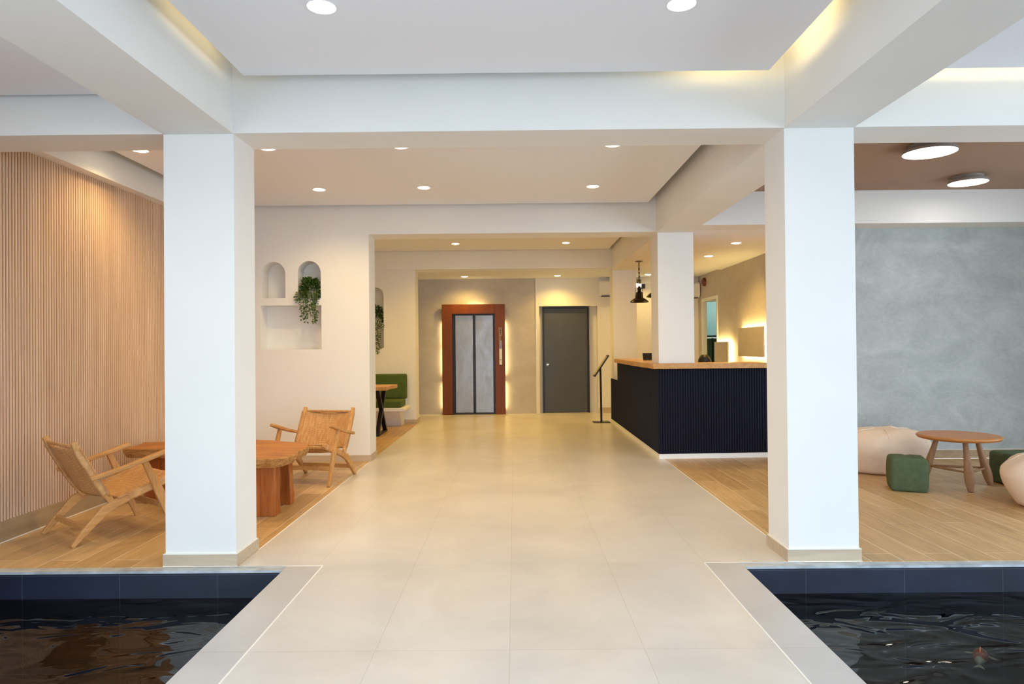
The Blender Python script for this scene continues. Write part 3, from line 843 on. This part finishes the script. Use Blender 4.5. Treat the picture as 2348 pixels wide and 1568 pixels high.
plant('trailing_plant', 'bushy green trailing plant spilling from the right arched niche', (wx(709), 8.26, wz(709, 684)), .125, .30,
      [(-.125, .10), (-.15, .13), (-.04, .36), (-.055, .33), (-.02, .30), (.05, .36), (.065, .38), (.03, .30), (.085, .34), (.115, .14), (0, .18), (-.08, .2)], 3)
# plant in the far arch, with a small shelf to stand on
struct('shelf_nook', boxes((((853-1180)*k3 - .2, 12.16, 1.78), ((879.6-1180)*k3, 12.34, 1.80))), M['paint'])
plant('trailing_plant', 'dark trailing plant with small pale highlights in the far arched niche', ((861-1180)*k3, 12.26, 1.80), .12, .42,
      [(.11, .2), (.05, .55), (.07, .62), (.09, .52), (0, .6), (.03, .4), (-.05, .5)], 5, True)

# ------------------------------------------------------------------ lounge chairs
def lounge_chair(loc, fwd, lab, ref=None):
    rz = math.atan2(fwd[1], fwd[0]) - math.pi/2
    if ref is not None:
        c = copy_tree(ref); c.location = (*loc, 0); c.rotation_euler = (0, 0, rz); c['label'] = lab; return c
    t = thing('lounge_chair', lab, 'armchair', (*loc, 0), rz, 'low teak and rattan lounge chairs')
    hw = .285
    S = Vector((1, 0, 0))
    for s in (-1, 1):
        x = s*hw
        # seat rail sweeping down into the rear leg
        bm = bmesh.new()
        beam_path(bm, [(x, .36, .405), (x, .28, .37), (x, .10, .315), (x, -.06, .26), (x, -.15, .22), (x, -.205, .165), (x, -.285, .085), (x, -.36, 0)], .034, .05, S,
                  widths=[.03, .045, .05, .055, .070, .06, .048, .028])
        obj('rear_leg', bm, M['teak'], t, bevel=.007)
        # front leg, from the arm down and forward
        xo = x + s*.036
        bm = bmesh.new()
        beam_path(bm, [(xo, .10, .545), (xo, .155, .42), (xo, .212, .29), (xo, .265, .14), (xo, .32, 0)], .032, .05, S, widths=[.04, .05, .065, .05, .035])
        obj('front_leg', bm, M['teak_z'], t, bevel=.007)
        # back post
        bm = bmesh.new()
        xp = x - s*.008
        beam_path(bm, [(xp, -.085, .235), (xp, -.20, .42), (xp, -.30, .61), (xp, -.345, .715)], .034, .045, S, widths=[.04, .05, .045, .04])
        obj('back_post', bm, M['teak_z'], t, bevel=.007)
        bm = bmesh.new()
        beam_path(bm, [(xo, -.255, .455), (xo, -.05, .50), (xo, .14, .552), (xo, .26, .588)], .05, .03, S, widths=[.03, .03, .032, .028], taper=[.7, .9, 1.15, 1.0])
        obj('armrest', bm, M['teak'], t, bevel=.008)
    for y, z, nm in ((.27, .17, 'front_stretcher'), (-.27, .105, 'rear_stretcher')):
        bm = boxes(((-hw - .02, y - .011, z - .021), (hw + .02, y + .011, z + .021)))
        obj(nm, bm, M['teak'], t, bevel=.005)
    # brace from rail to front leg
    # woven seat, sagging
    def woven(name, fn, nu, nv, th):
        bm = bmesh.new()
        g = [[bm.verts.new(fn(i/nu, j/nv)) for j in range(nv+1)] for i in range(nu+1)]
        for i in range(nu):
            for j in range(nv): bm.faces.new((g[i][j], g[i+1][j], g[i+1][j+1], g[i][j+1]))
        o = obj(name, bm, M['rattan'], t, smooth=True)
        so = o.modifiers.new('s', 'SOLIDIFY'); so.thickness = th; so.offset = 0
        return o
    hx = hw + .018
    def seatf(u, v):
        x = -hx + 2*hx*u
        yy = .335 - .40*v; zz = .398 - .125*v - .01*math.sin(v*math.pi)
        sag = .035*(1 - (2*u-1)**2)
        # wrap over the rails at both sides
        return (x, yy, zz + .018 - sag*(.35 + .65*math.sin(min(1, max(0, v))*math.pi)))
    woven('seat', seatf, 24, 18, .012)
    for s in (-1, 1):   # rattan wound over the rails
        bm = bmesh.new()
        beam_path(bm, [(s*hw, .325, .392), (s*hw, .24, .36), (s*hw, .10, .318), (s*hw, 0, .285)], .046, .062, S)
        obj('seat_wrap', bm, M['rattan'], t, bevel=.012)
    def backf(u, v):
        x = -hx + 2*hx*u
        p0 = Vector((0, -.135, .315)); p1 = Vector((0, -.325, .675))
        p = p0.lerp(p1, v)
        sag = .045*(1 - (2*u-1)**2)
        return (x, p.y + .012 - sag, p.z - sag*.25)
    woven('backrest', backf, 24, 18, .014)
    for s in (-1, 1):
        bm = bmesh.new()
        beam_path(bm, [(s*(hw - .008), -.14, .325), (s*(hw - .008), -.205, .43), (s*(hw - .008), -.315, .645), (s*(hw - .008), -.322, .665)], .044, .054, S)
        obj('back_wrap', bm, M['rattan'], t, bevel=.012)
    bm = boxes(((-hw, .325, .372), (hw, .352, .398))); obj('front_rail', bm, M['teak'], t, bevel=.008)
    bm = boxes(((-hw, -.34, .665), (hw, -.318, .688))); obj('top_rail', bm, M['rattan'], t, bevel=.008)
    return t
ch = lounge_chair((-3.05, 5.14), (.62, .78), 'light teak and rattan lounge chair left of the front column, seen from behind')
lounge_chair((-2.075, 7.03), (-.2, -.98), 'light teak and rattan lounge chair by the niche wall, facing the camera', ch)

# ------------------------------------------------------------------ live-edge coffee table
tb = thing('live_edge_table', 'thick reddish live-edge coffee table on slab legs behind the front left column', 'table', (-2.6, 5.95, 0))
raw = [(-3.46, 5.98), (-3.25, 5.97), (-3.06, 5.95), (-2.75, 5.75), (-2.5, 5.58), (-2.25, 5.44), (-2.05, 5.39), (-1.93, 5.40), (-1.86, 5.45), (-1.82, 5.62), (-1.84, 5.82), (-1.83, 6.05), (-1.90, 6.26), (-2.1, 6.36), (-2.3, 6.48), (-2.5, 6.55), (-2.9, 6.50), (-3.3, 6.47), (-3.50, 6.42), (-3.45, 6.2)]
poly = []
for i, p in enumerate(raw):
    q = raw[(i+1) % len(raw)]
    for j in range(4):
        t_ = j/4; x = p[0] + (q[0]-p[0])*t_; y = p[1] + (q[1]-p[1])*t_
        w_ = wob((x, y), .02, 9, 4) + wob((x, y), .012, 22, 9)
        poly.append((x + w_ + 2.6, y + w_*.7 - 5.95))
bm = bmesh.new()
n = len(poly)
cx = sum(p[0] for p in poly)/n; cy = sum(p[1] for p in poly)/n
def ring(sh, z, jit):
    return [bm.verts.new((x + (cx-x)*(sh + random.uniform(-jit, jit)), y + (cy-y)*(sh + random.uniform(-jit, jit)), z)) for x, y in poly]
r1 = ring(.008, .482, 0); r2 = ring(0, .474, 0); r3 = ring(.012, .44, .008); r4 = ring(.045, .405, .008)
f = bm.faces.new(r1); f.material_index = 0
for a_, b_ in ((r1, r2), (r2, r3), (r3, r4)):
    for i in range(n):
        fc = bm.faces.new((a_[i], b_[i], b_[(i+1)%n], a_[(i+1)%n])); fc.material_index = 1
bm.faces.new(r4[::-1])
obj('table_top', bm, [M['slab'], M['bark']], tb)
def slab_leg(x0, x1, y0, y1, tw, nm='leg'):
    bm = bmesh.new()
    pl = []
    for (ax, ay, bx, by) in ((x0, y0, x1, y0), (x1, y0, x1, y1), (x1, y1, x0, y1), (x0, y1, x0, y0)):
        for j in range(4):
            pl.append((ax + (bx-ax)*j/4 + random.uniform(-.008, .008), ay + (by-ay)*j/4 + random.uniform(-.006, .006)))
    mx = sum(p[0] for p in pl)/16; my = sum(p[1] for p in pl)/16
    rings = []
    for q in range(6):
        z = .404*q/5
        s = 1 + tw*(1 - q/5)
        rings.append([bm.verts.new((mx + (px-mx)*s + 2.6 + random.uniform(-.004, .004), my + (py-my)*s - 5.95 + random.uniform(-.004, .004), z)) for px, py in pl])
    for a_, b_ in zip(rings, rings[1:]):
        for i in range(16): bm.faces.new((a_[i], a_[(i+1)%16], b_[(i+1)%16], b_[i]))
    bm.faces.new(rings[0][::-1]); bm.faces.new(rings[-1])
    obj(nm, bm, M['slab_leg'], tb, bevel=.006)
slab_leg(-2.22, -1.95, 5.50, 5.62, .02)
slab_leg(-2.25, -1.965, 5.92, 6.02, .12)
slab_leg(-3.28, -3.05, 6.03, 6.13, .05)
slab_leg(-3.26, -3.04, 6.30, 6.39, .05)

# ------------------------------------------------------------------ lounge on the right
rt = thing('round_table', 'low round brown table on three turned legs by the grey wall', 'table', (4.19, 6.48, 0))
bm = bmesh.new(); lathe(bm, [(0, .482), (.335, .482), (.347, .475), (.350, .465), (.335, .448), (.30, .440), (0, .440)], 56)
obj('table_top', bm, M['round_top'], rt, smooth=30)
feet = [Vector((4.09-4.19, 6.12-6.48, 0)), Vector((4.50-4.19, 6.48-6.48, 0)), Vector((3.98-4.19, 6.655-6.48, 0))]
feet = [f_.normalized()*.30 for f_ in feet]
def on(f_, z): return f_*(1 - .42*z/.44) + Vector((0, 0, z))
for f_ in feet:
    bm = bmesh.new()
    zs = [0, .02, .06, .12, .17, .24, .32, .40, .438]
    rs = [.022, .026, .036, .040, .038, .032, .026, .022, .021]
    tube(bm, [on(f_, z) for z in zs], rs, 18)
    obj('leg', bm, M['round_leg'], rt, smooth=40)
for i in range(3):
    a_, b_ = feet[i], feet[(i+1) % 3]
    z0 = .165
    bm = bmesh.new(); tube(bm, [on(a_, z0), (on(a_, z0)+on(b_, z0))/2, on(b_, z0)], [.008, .012, .008], 10)
    obj('stretcher', bm, M['round_leg'], rt, smooth=True)

def pouf(x0, x1, y0, y1, h, lab, rz=0.0):
    cx, cy = (x0+x1)/2, (y0+y1)/2
    t = thing('pouf', lab, 'pouf', (cx, cy, 0), rz, 'green cube poufs')
    bm = bmesh.new(); box(bm, (-(x1-x0)/2, -(y1-y0)/2, 0), ((x1-x0)/2, (y1-y0)/2, h))
    bmesh.ops.subdivide_edges(bm, edges=bm.edges[:], cuts=7, use_grid_fill=True)
    hx, hy = (x1-x0)/2, (y1-y0)/2
    for v in bm.verts:
        c = v.co
        u = Vector((c.x/hx, c.y/hy, (c.z - h/2)/(h/2)))
        bulge = .02
        c.x += bulge*math.copysign(1, u.x)*(1-u.y**2)*(1-u.z**2)*(abs(u.x) > .99)
        c.y += bulge*math.copysign(1, u.y)*(1-u.x**2)*(1-u.z**2)*(abs(u.y) > .99)
        if u.z > .99: c.z += .014*(1-u.x**2)*(1-u.y**2) - .006*(abs(u.x) < .08 or abs(u.y) < .08)
        elif u.z > -.99:
            if abs(u.x) > .99 and abs(u.y) < .1: c.x -= .006*math.copysign(1, u.x)
            if abs(u.y) > .99 and abs(u.x) < .1: c.y -= .006*math.copysign(1, u.y)
    obj('cover', bm, M['green'], t, smooth=True, bevel=.028, segs=4)
    s = boxes(((.02, -hy*.55, h + .012), (hx*.8, -hy*.5, h + .017)))
    obj('handle_strap', s, M['green'], t)
pouf(3.475, 3.775, 6.19, 6.50, .30, 'dark green cube pouf before the nearer legs of the round table', R(-22))
pouf(4.62, 4.98, 6.35, 6.70, .30, 'dark green cube pouf behind the bean bag at the right edge')

def beanbag(loc, sx, sy, prof, lab, rz=0, lean=(0, 0), seed=0, apex=(0, 0)):
    t = thing('bean_bag', lab, 'bean bag', loc, rz, 'cream bean bags')
    bm = bmesh.new()
    n = 72
    rings = []
    hmax = prof[-1][1]
    for (r, z) in prof:
        ring_ = []
        for k_ in range(n):
            a = 2*math.pi*k_/n
            ph = (a*6/(2*math.pi)) % 1
            q = 1 - .035*math.exp(-((min(ph, 1-ph))/.10)**2)*(1 if z > .04 else 0)
            q += .05*noise.noise(Vector((math.cos(a)*1.6 + seed, math.sin(a)*1.6, z*5))) + .018*noise.noise(Vector((math.cos(a)*6, math.sin(a)*6 + seed, z*26)))
            lx = lean[0]*(z/hmax)**1.6; ly = lean[1]*(z/hmax)**1.6
            zz = z if z < .02 else max(.012, z + .02*noise.noise(Vector((math.cos(a)*r*7, math.sin(a)*r*7 + seed, 3))))
            ring_.append(bm.verts.new((math.cos(a)*r*sx*q + lx, math.sin(a)*r*sy*q + ly, zz)))
        rings.append(ring_)
    for a_, b_ in zip(rings, rings[1:]):
        for k_ in range(n): bm.faces.new((a_[k_], a_[(k_+1)%n], b_[(k_+1)%n], b_[k_]))
    bm.faces.new(rings[0][::-1]); bm.faces.new(rings[-1])
    # piping along the six seams
    pts6 = []
    for sidx in range(6):
        kk = int(sidx*n/6)
        pts6.append([rings[i][kk].co.copy() for i in range(3, len(rings)-1)])
    obj('cover', bm, M['bean'], t, smooth=True)
    for pts in pts6:
        b2 = bmesh.new(); tube(b2, [p + Vector((0, 0, .002)) for p in pts], .0055, 6); obj('piping', b2, M['seam'], t, smooth=True)
    return t
def interp(pr, m=3):
    out = []
    N = len(pr)
    for i in range(N-1):
        p0 = pr[max(0, i-1)]; p1 = pr[i]; p2 = pr[i+1]; p3 = pr[min(N-1, i+2)]
        for j in range(m):
            t_ = j/m
            out.append(tuple(max(0.0, .5*((2*p1[c]) + (-p0[c]+p2[c])*t_ + (2*p0[c]-5*p1[c]+4*p2[c]-p3[c])*t_**2 + (-p0[c]+3*p1[c]-3*p2[c]+p3[c])*t_**3)) for c in (0, 1)))
    out.append(pr[-1]); return out
beanbag((3.93, 7.33, 0), 1.0, .80, interp([(.38, 0), (.45, .03), (.49, .12), (.505, .22), (.49, .31), (.42, .39), (.27, .435), (.06, .45)]), 'low cream bean bag lying against the grey wall behind the column', rz=.3, seed=2)
beanbag((4.42, 5.62, 0), 1.0, .82, interp([(.26, 0), (.31, .03), (.38, .11), (.435, .21), (.44, .29), (.38, .36), (.26, .41), (.15, .45), (.04, .50)]), 'cream bean bag with a raised seam, cut by the right edge', rz=.55, lean=(.10, .02), seed=8)

# ------------------------------------------------------------------ koi
t = thing('koi_fish', 'orange koi with a pale head end and spread fins, swimming in the right pond', 'fish', (2.285, 3.39, -.205), R(-36))
t.scale = (.76, .76, .76)
bm = bmesh.new()
pf = [(.135, .004, .004), (.125, .020, .016), (.10, .034, .028), (.06, .042, .036), (.0, .042, .038), (-.05, .032, .03), (-.09, .019, .02), (-.115, .010, .014), (-.125, .006, .012)]
rings = [[bm.verts.new((math.cos(2*math.pi*k_/16)*rx, y_, math.sin(2*math.pi*k_/16)*rz_)) for k_ in range(16)] for y_, rx, rz_ in pf]
for a_, b_ in zip(rings, rings[1:]):
    for k_ in range(16): bm.faces.new((a_[k_], a_[(k_+1)%16], b_[(k_+1)%16], b_[k_]))
bm.faces.new(rings[0]); bm.faces.new(rings[-1][::-1])
fish = obj('body', bm, M['koi'], t, smooth=True)
def fin(pts, nm, m='fin'):
    b2 = bmesh.new(); a_ = [b2.verts.new(p) for p in pts]; b_ = [b2.verts.new((p[0], p[1], p[2]-.002)) for p in pts]
    b2.faces.new(a_); b2.faces.new(b_[::-1])
    for i in range(len(pts)): b2.faces.new((a_[i], b_[i], b_[(i+1)%len(pts)], a_[(i+1)%len(pts)]))
    obj(nm, b2, M[m], t)
fin([(.03, .075, 0), (.075, .055, -.004), (.088, .035, -.006), (.06, .035, -.004), (.034, .05, 0)], 'pectoral_fin')
fin([(-.03, .075, 0), (-.075, .07, -.004), (-.09, .055, -.006), (-.06, .048, -.004), (-.034, .05, 0)], 'pectoral_fin')
fin([(0, -.115, .002), (.022, -.15, .0), (.03, -.18, 0), (.0, -.16, 0), (-.03, -.185, 0), (-.02, -.15, 0)], 'tail_fin')
b2 = bmesh.new()
prism(b2, [(-.0015, -.03), (.0015, -.03), (.0015, .05), (-.0015, .05)], .034, .052); obj('dorsal_fin', b2, M['koi'], t)

# ------------------------------------------------------------------ receptionist, seated behind the counter
def skin(name, verts, edges, radii, mat, parent, root=0, sub=2):
    me = bpy.data.meshes.new(name); me.from_pydata(verts, edges, []); me.update()
    o = bpy.data.objects.new(name, me); COL.objects.link(o); me.materials.append(mat)
    if parent: o.parent = parent
    o.modifiers.new('skin', 'SKIN').use_smooth_shade = True
    if not me.skin_vertices: 
        me.attributes
    lay = me.skin_vertices[0].data if me.skin_vertices else None
    if lay is None: return o
    for i, r_ in enumerate(radii): lay[i].radius = (r_, r_)
    for i in range(len(verts)): lay[i].use_root = (i == root)
    s_ = o.modifiers.new('sub', 'SUBSURF'); s_.levels = sub; s_.render_levels = sub
    # bake so that the modifiers cannot misbehave
    bpy.context.view_layer.update()
    dg = bpy.context.evaluated_depsgraph_get()
    m2 = bpy.data.meshes.new_from_object(o.evaluated_get(dg))
    o.modifiers.clear(); o.data = m2
    for p_ in m2.polygons: p_.use_smooth = True
    return o
def add_skin_layer(me): pass
pr = thing('person', 'person with short black hair seated behind the counter, only the top of the head showing', 'person', (2.60, 9.28, .055), R(150))
# local frame: person faces +y, x to their right
V = [(0, 0, .47), (0, -.01, .62), (0, -.005, .76), (0, .015, .865), (0, .04, .93),            # 0-4 spine, neck
     (.09, 0, .46), (.10, .22, .48), (.10, .44, .47), (.10, .46, .25), (.10, .45, .06), (.10, .57, .035),  # 5-10 right leg
     (-.09, 0, .46), (-.10, .22, .48), (-.10, .44, .47), (-.10, .46, .25), (-.10, .45, .06), (-.10, .57, .035),  # 11-16
     (.16, .0, .82), (.21, .05, .68), (.22, .10, .58), (.16, .27, .66), (.11, .38, .72),      # 17-21 right arm
     (-.16, .0, .82), (-.21, .05, .68), (-.22, .10, .58), (-.16, .27, .66), (-.11, .38, .72)]  # 22-26
Ed = [(0,1),(1,2),(2,3),(3,4),(0,5),(5,6),(6,7),(7,8),(8,9),(9,10),(0,11),(11,12),(12,13),(13,14),(14,15),(15,16),(3,17),(17,18),(18,19),(19,20),(20,21),(3,22),(22,23),(23,24),(24,25),(25,26)]
Ra = [.125,.115,.125,.06,.05, .085,.08,.062,.05,.036,.03, .085,.08,.062,.05,.036,.03, .052,.042,.036,.03,.022, .052,.042,.036,.03,.022]
def skin2(name, V, Ed, Ra, mat, parent):
    bm = bmesh.new()
    lay = bm.verts.layers.skin.verify()
    vs = [bm.verts.new(v) for v in V]
    for v, r_ in zip(vs, Ra): v[lay].radius = (r_, r_)
    vs[0][lay].use_root = True
    for a_, b_ in Ed: bm.edges.new((vs[a_], vs[b_]))
    me = bpy.data.meshes.new(name); bm.to_mesh(me); bm.free()
    o = bpy.data.objects.new(name, me); COL.objects.link(o); o.parent = parent
    o.modifiers.new('skin', 'SKIN').use_smooth_shade = True
    s_ = o.modifiers.new('sub', 'SUBSURF'); s_.levels = 2; s_.render_levels = 2
    bpy.context.view_layer.update()
    dg = bpy.context.evaluated_depsgraph_get()
    m2 = bpy.data.meshes.new_from_object(o.evaluated_get(dg))
    o.modifiers.clear(); o.data = m2; m2.materials.clear(); m2.materials.append(mat)
    for p_ in m2.polygons: p_.use_smooth = True
    return o
# hands join the body chain: palm and five fingers each
for sgn, wi in ((1, 21), (-1, 26)):
    w_ = Vector(V[wi]); base = len(V)
    V.append(tuple(w_ + Vector((-.01*sgn, .05, .005)))); Ra.append(.026); Ed.append((wi, base))
    for q, (dx, ln) in enumerate(((.026, .058), (.010, .068), (-.007, .064), (-.024, .050))):
        a_ = len(V)
        V.append(tuple(w_ + Vector((dx*sgn, .075, .006)))); Ra.append(.0095); Ed.append((base, a_))
        V.append(tuple(w_ + Vector((dx*1.15*sgn, .075 + ln*.55, .002)))); Ra.append(.0085); Ed.append((a_, a_+1))
        V.append(tuple(w_ + Vector((dx*1.2*sgn, .075 + ln, -.012)))); Ra.append(.0075); Ed.append((a_+1, a_+2))
    a_ = len(V)
    V.append(tuple(w_ + Vector((-.040*sgn, .045, 0)))); Ra.append(.011); Ed.append((base, a_))
    V.append(tuple(w_ + Vector((-.052*sgn, .080, -.006)))); Ra.append(.009); Ed.append((a_, a_+1))
body = skin2('body', V, Ed, Ra, M['skin'], pr)
# head, tilted forward
hd = bmesh.new()
bmesh.ops.create_uvsphere(hd, u_segments=32, v_segments=24, radius=1)
for v in hd.verts:
    x, y, z = v.co
    f_ = 1.0
    if z < 0: f_ = 1 - .32*(-z)**1.5
    nx, ny, nz = x*.076*f_, y*.094*f_, z*.118
    if y > .5:                                   # face: nose, brow, eye hollows, mouth
        g = lambda cx_, cz_, s_: math.exp(-((x-cx_)**2 + (z-cz_)**2)/s_)
        ny += .022*g(0, -.12, .018) + .008*g(0, -.62, .03) - .010*g(.36, .08, .02) - .010*g(-.36, .08, .02) + .006*g(0, -.42, .012)
    v.co = (nx, ny, nz)
bmesh.ops.rotate(hd, verts=hd.verts, cent=(0, 0, 0), matrix=Matrix.Rotation(R(-25), 3, 'X'))
bmesh.ops.translate(hd, verts=hd.verts, vec=(0, .085, 1.045))
for s_ in (-1, 1):
    r_ = bmesh.ops.create_uvsphere(hd, u_segments=10, v_segments=8, radius=1)
    for v in r_['verts']: v.co = Vector((v.co.x*.010 + s_*.078, v.co.y*.02 + .075, v.co.z*.032 + 1.035))
obj('head', hd, M['skin'], pr, smooth=True)
hb = bmesh.new()
bmesh.ops.create_uvsphere(hb, u_segments=36, v_segments=24, radius=1)
dl = [v for v in hb.verts if (v.co.z < .30 and v.co.y > .25) or v.co.z < -.45]
bmesh.ops.delete(hb, geom=dl, context='VERTS')
for v in hb.verts:
    w_ = 1 + .03*noise.noise(v.co*7)
    v.co = Vector((v.co.x*.086*w_, v.co.y*.104*w_ - .004, v.co.z*.130*w_))
bmesh.ops.rotate(hb, verts=hb.verts, cent=(0, 0, 0), matrix=Matrix.Rotation(R(-25), 3, 'X'))
bmesh.ops.translate(hb, verts=hb.verts, vec=(0, .083, 1.047))
ho = obj('hair', hb, M['hair'], pr, smooth=True)
so = ho.modifiers.new('s', 'SOLIDIFY'); so.thickness = .008; so.offset = -1
sv = [(0, .01, .50), (0, -.01, .62), (0, -.005, .76), (0, .01, .84), (.15, .0, .815), (.205, .045, .70), (-.15, .0, .815), (-.205, .045, .70)]
skin2('shirt', sv, [(0,1),(1,2),(2,3),(3,4),(4,5),(3,6),(6,7)], [.135,.13,.138,.075,.065,.055,.065,.055], M['shirt'], pr)
tv = [(0, 0, .47), (.09, 0, .46), (.10, .22, .48), (.10, .44, .47), (.10, .46, .25), (.10, .45, .11), (-.09, 0, .46), (-.10, .22, .48), (-.10, .44, .47), (-.10, .46, .25), (-.10, .45, .11)]
skin2('trousers', tv, [(0,1),(1,2),(2,3),(3,4),(4,5),(0,6),(6,7),(7,8),(8,9),(9,10)], [.135,.098,.092,.075,.062,.052,.098,.092,.075,.062,.052], M['trouser'], pr)
st = thing('office_stool', 'round black stool under the person behind the counter', 'stool', (2.60, 9.28, 0))
bm = bmesh.new(); lathe(bm, [(0, .36), (.17, .36), (.18, .31), (.17, .28), (0, .28)], 28); obj('seat', bm, M['black_metal'], st, smooth=40)
bm = bmesh.new(); lathe(bm, [(0, .28), (.025, .28), (.025, .04), (.19, .02), (.19, 0), (0, 0)], 24); obj('base', bm, M['black_metal'], st, smooth=40)

# ------------------------------------------------------------------ light from outdoors
w = bpy.data.worlds.new('World'); SC.world = w; w.use_nodes = True
bg = w.node_tree.nodes['Background']
bg.inputs[0].default_value = (.72, .86, 1.0, 1)
bg.inputs[1].default_value = 2.1
# lamp in the far room
ld = bpy.data.lights.new('far_room_lamp', 'AREA'); ld.size = .6; ld.energy = 15; ld.color = (.85, 1, .97)
lo = bpy.data.objects.new('far_room_lamp', ld); COL.objects.link(lo); lo.location = (4.7, 14.6, 2.72)

# ------------------------------------------------------------------ camera
cam = bpy.data.cameras.new('camera'); co = bpy.data.objects.new('camera', cam); COL.objects.link(co)
F = 1565.0
cam.sensor_fit = 'HORIZONTAL'; cam.sensor_width = 36; cam.lens = F/2348*36
cam.clip_start = .05; cam.clip_end = 200
f_ = Vector((-0.0037698, 0.99996795, 0.00706308)); r_ = Vector((0.99995147, 0.00383384, -0.00907536)); u_ = Vector((0.00910215, -0.00702853, 0.99993387))
m_ = Matrix((r_, u_, -f_)).transposed().to_4x4(); m_.translation = Vector((0, 0, 1.35))
co.matrix_world = m_
SC.camera = co
vs_ = SC.view_settings
vs_.view_transform = 'Standard'; vs_.look = 'None'; vs_.exposure = 0.86; vs_.gamma = 1
vs_.use_curve_mapping = False
SC.cycles.max_bounces = 10; SC.cycles.diffuse_bounces = 6
SC.cycles.use_denoising = True
SC.cycles.sample_clamp_indirect = 6
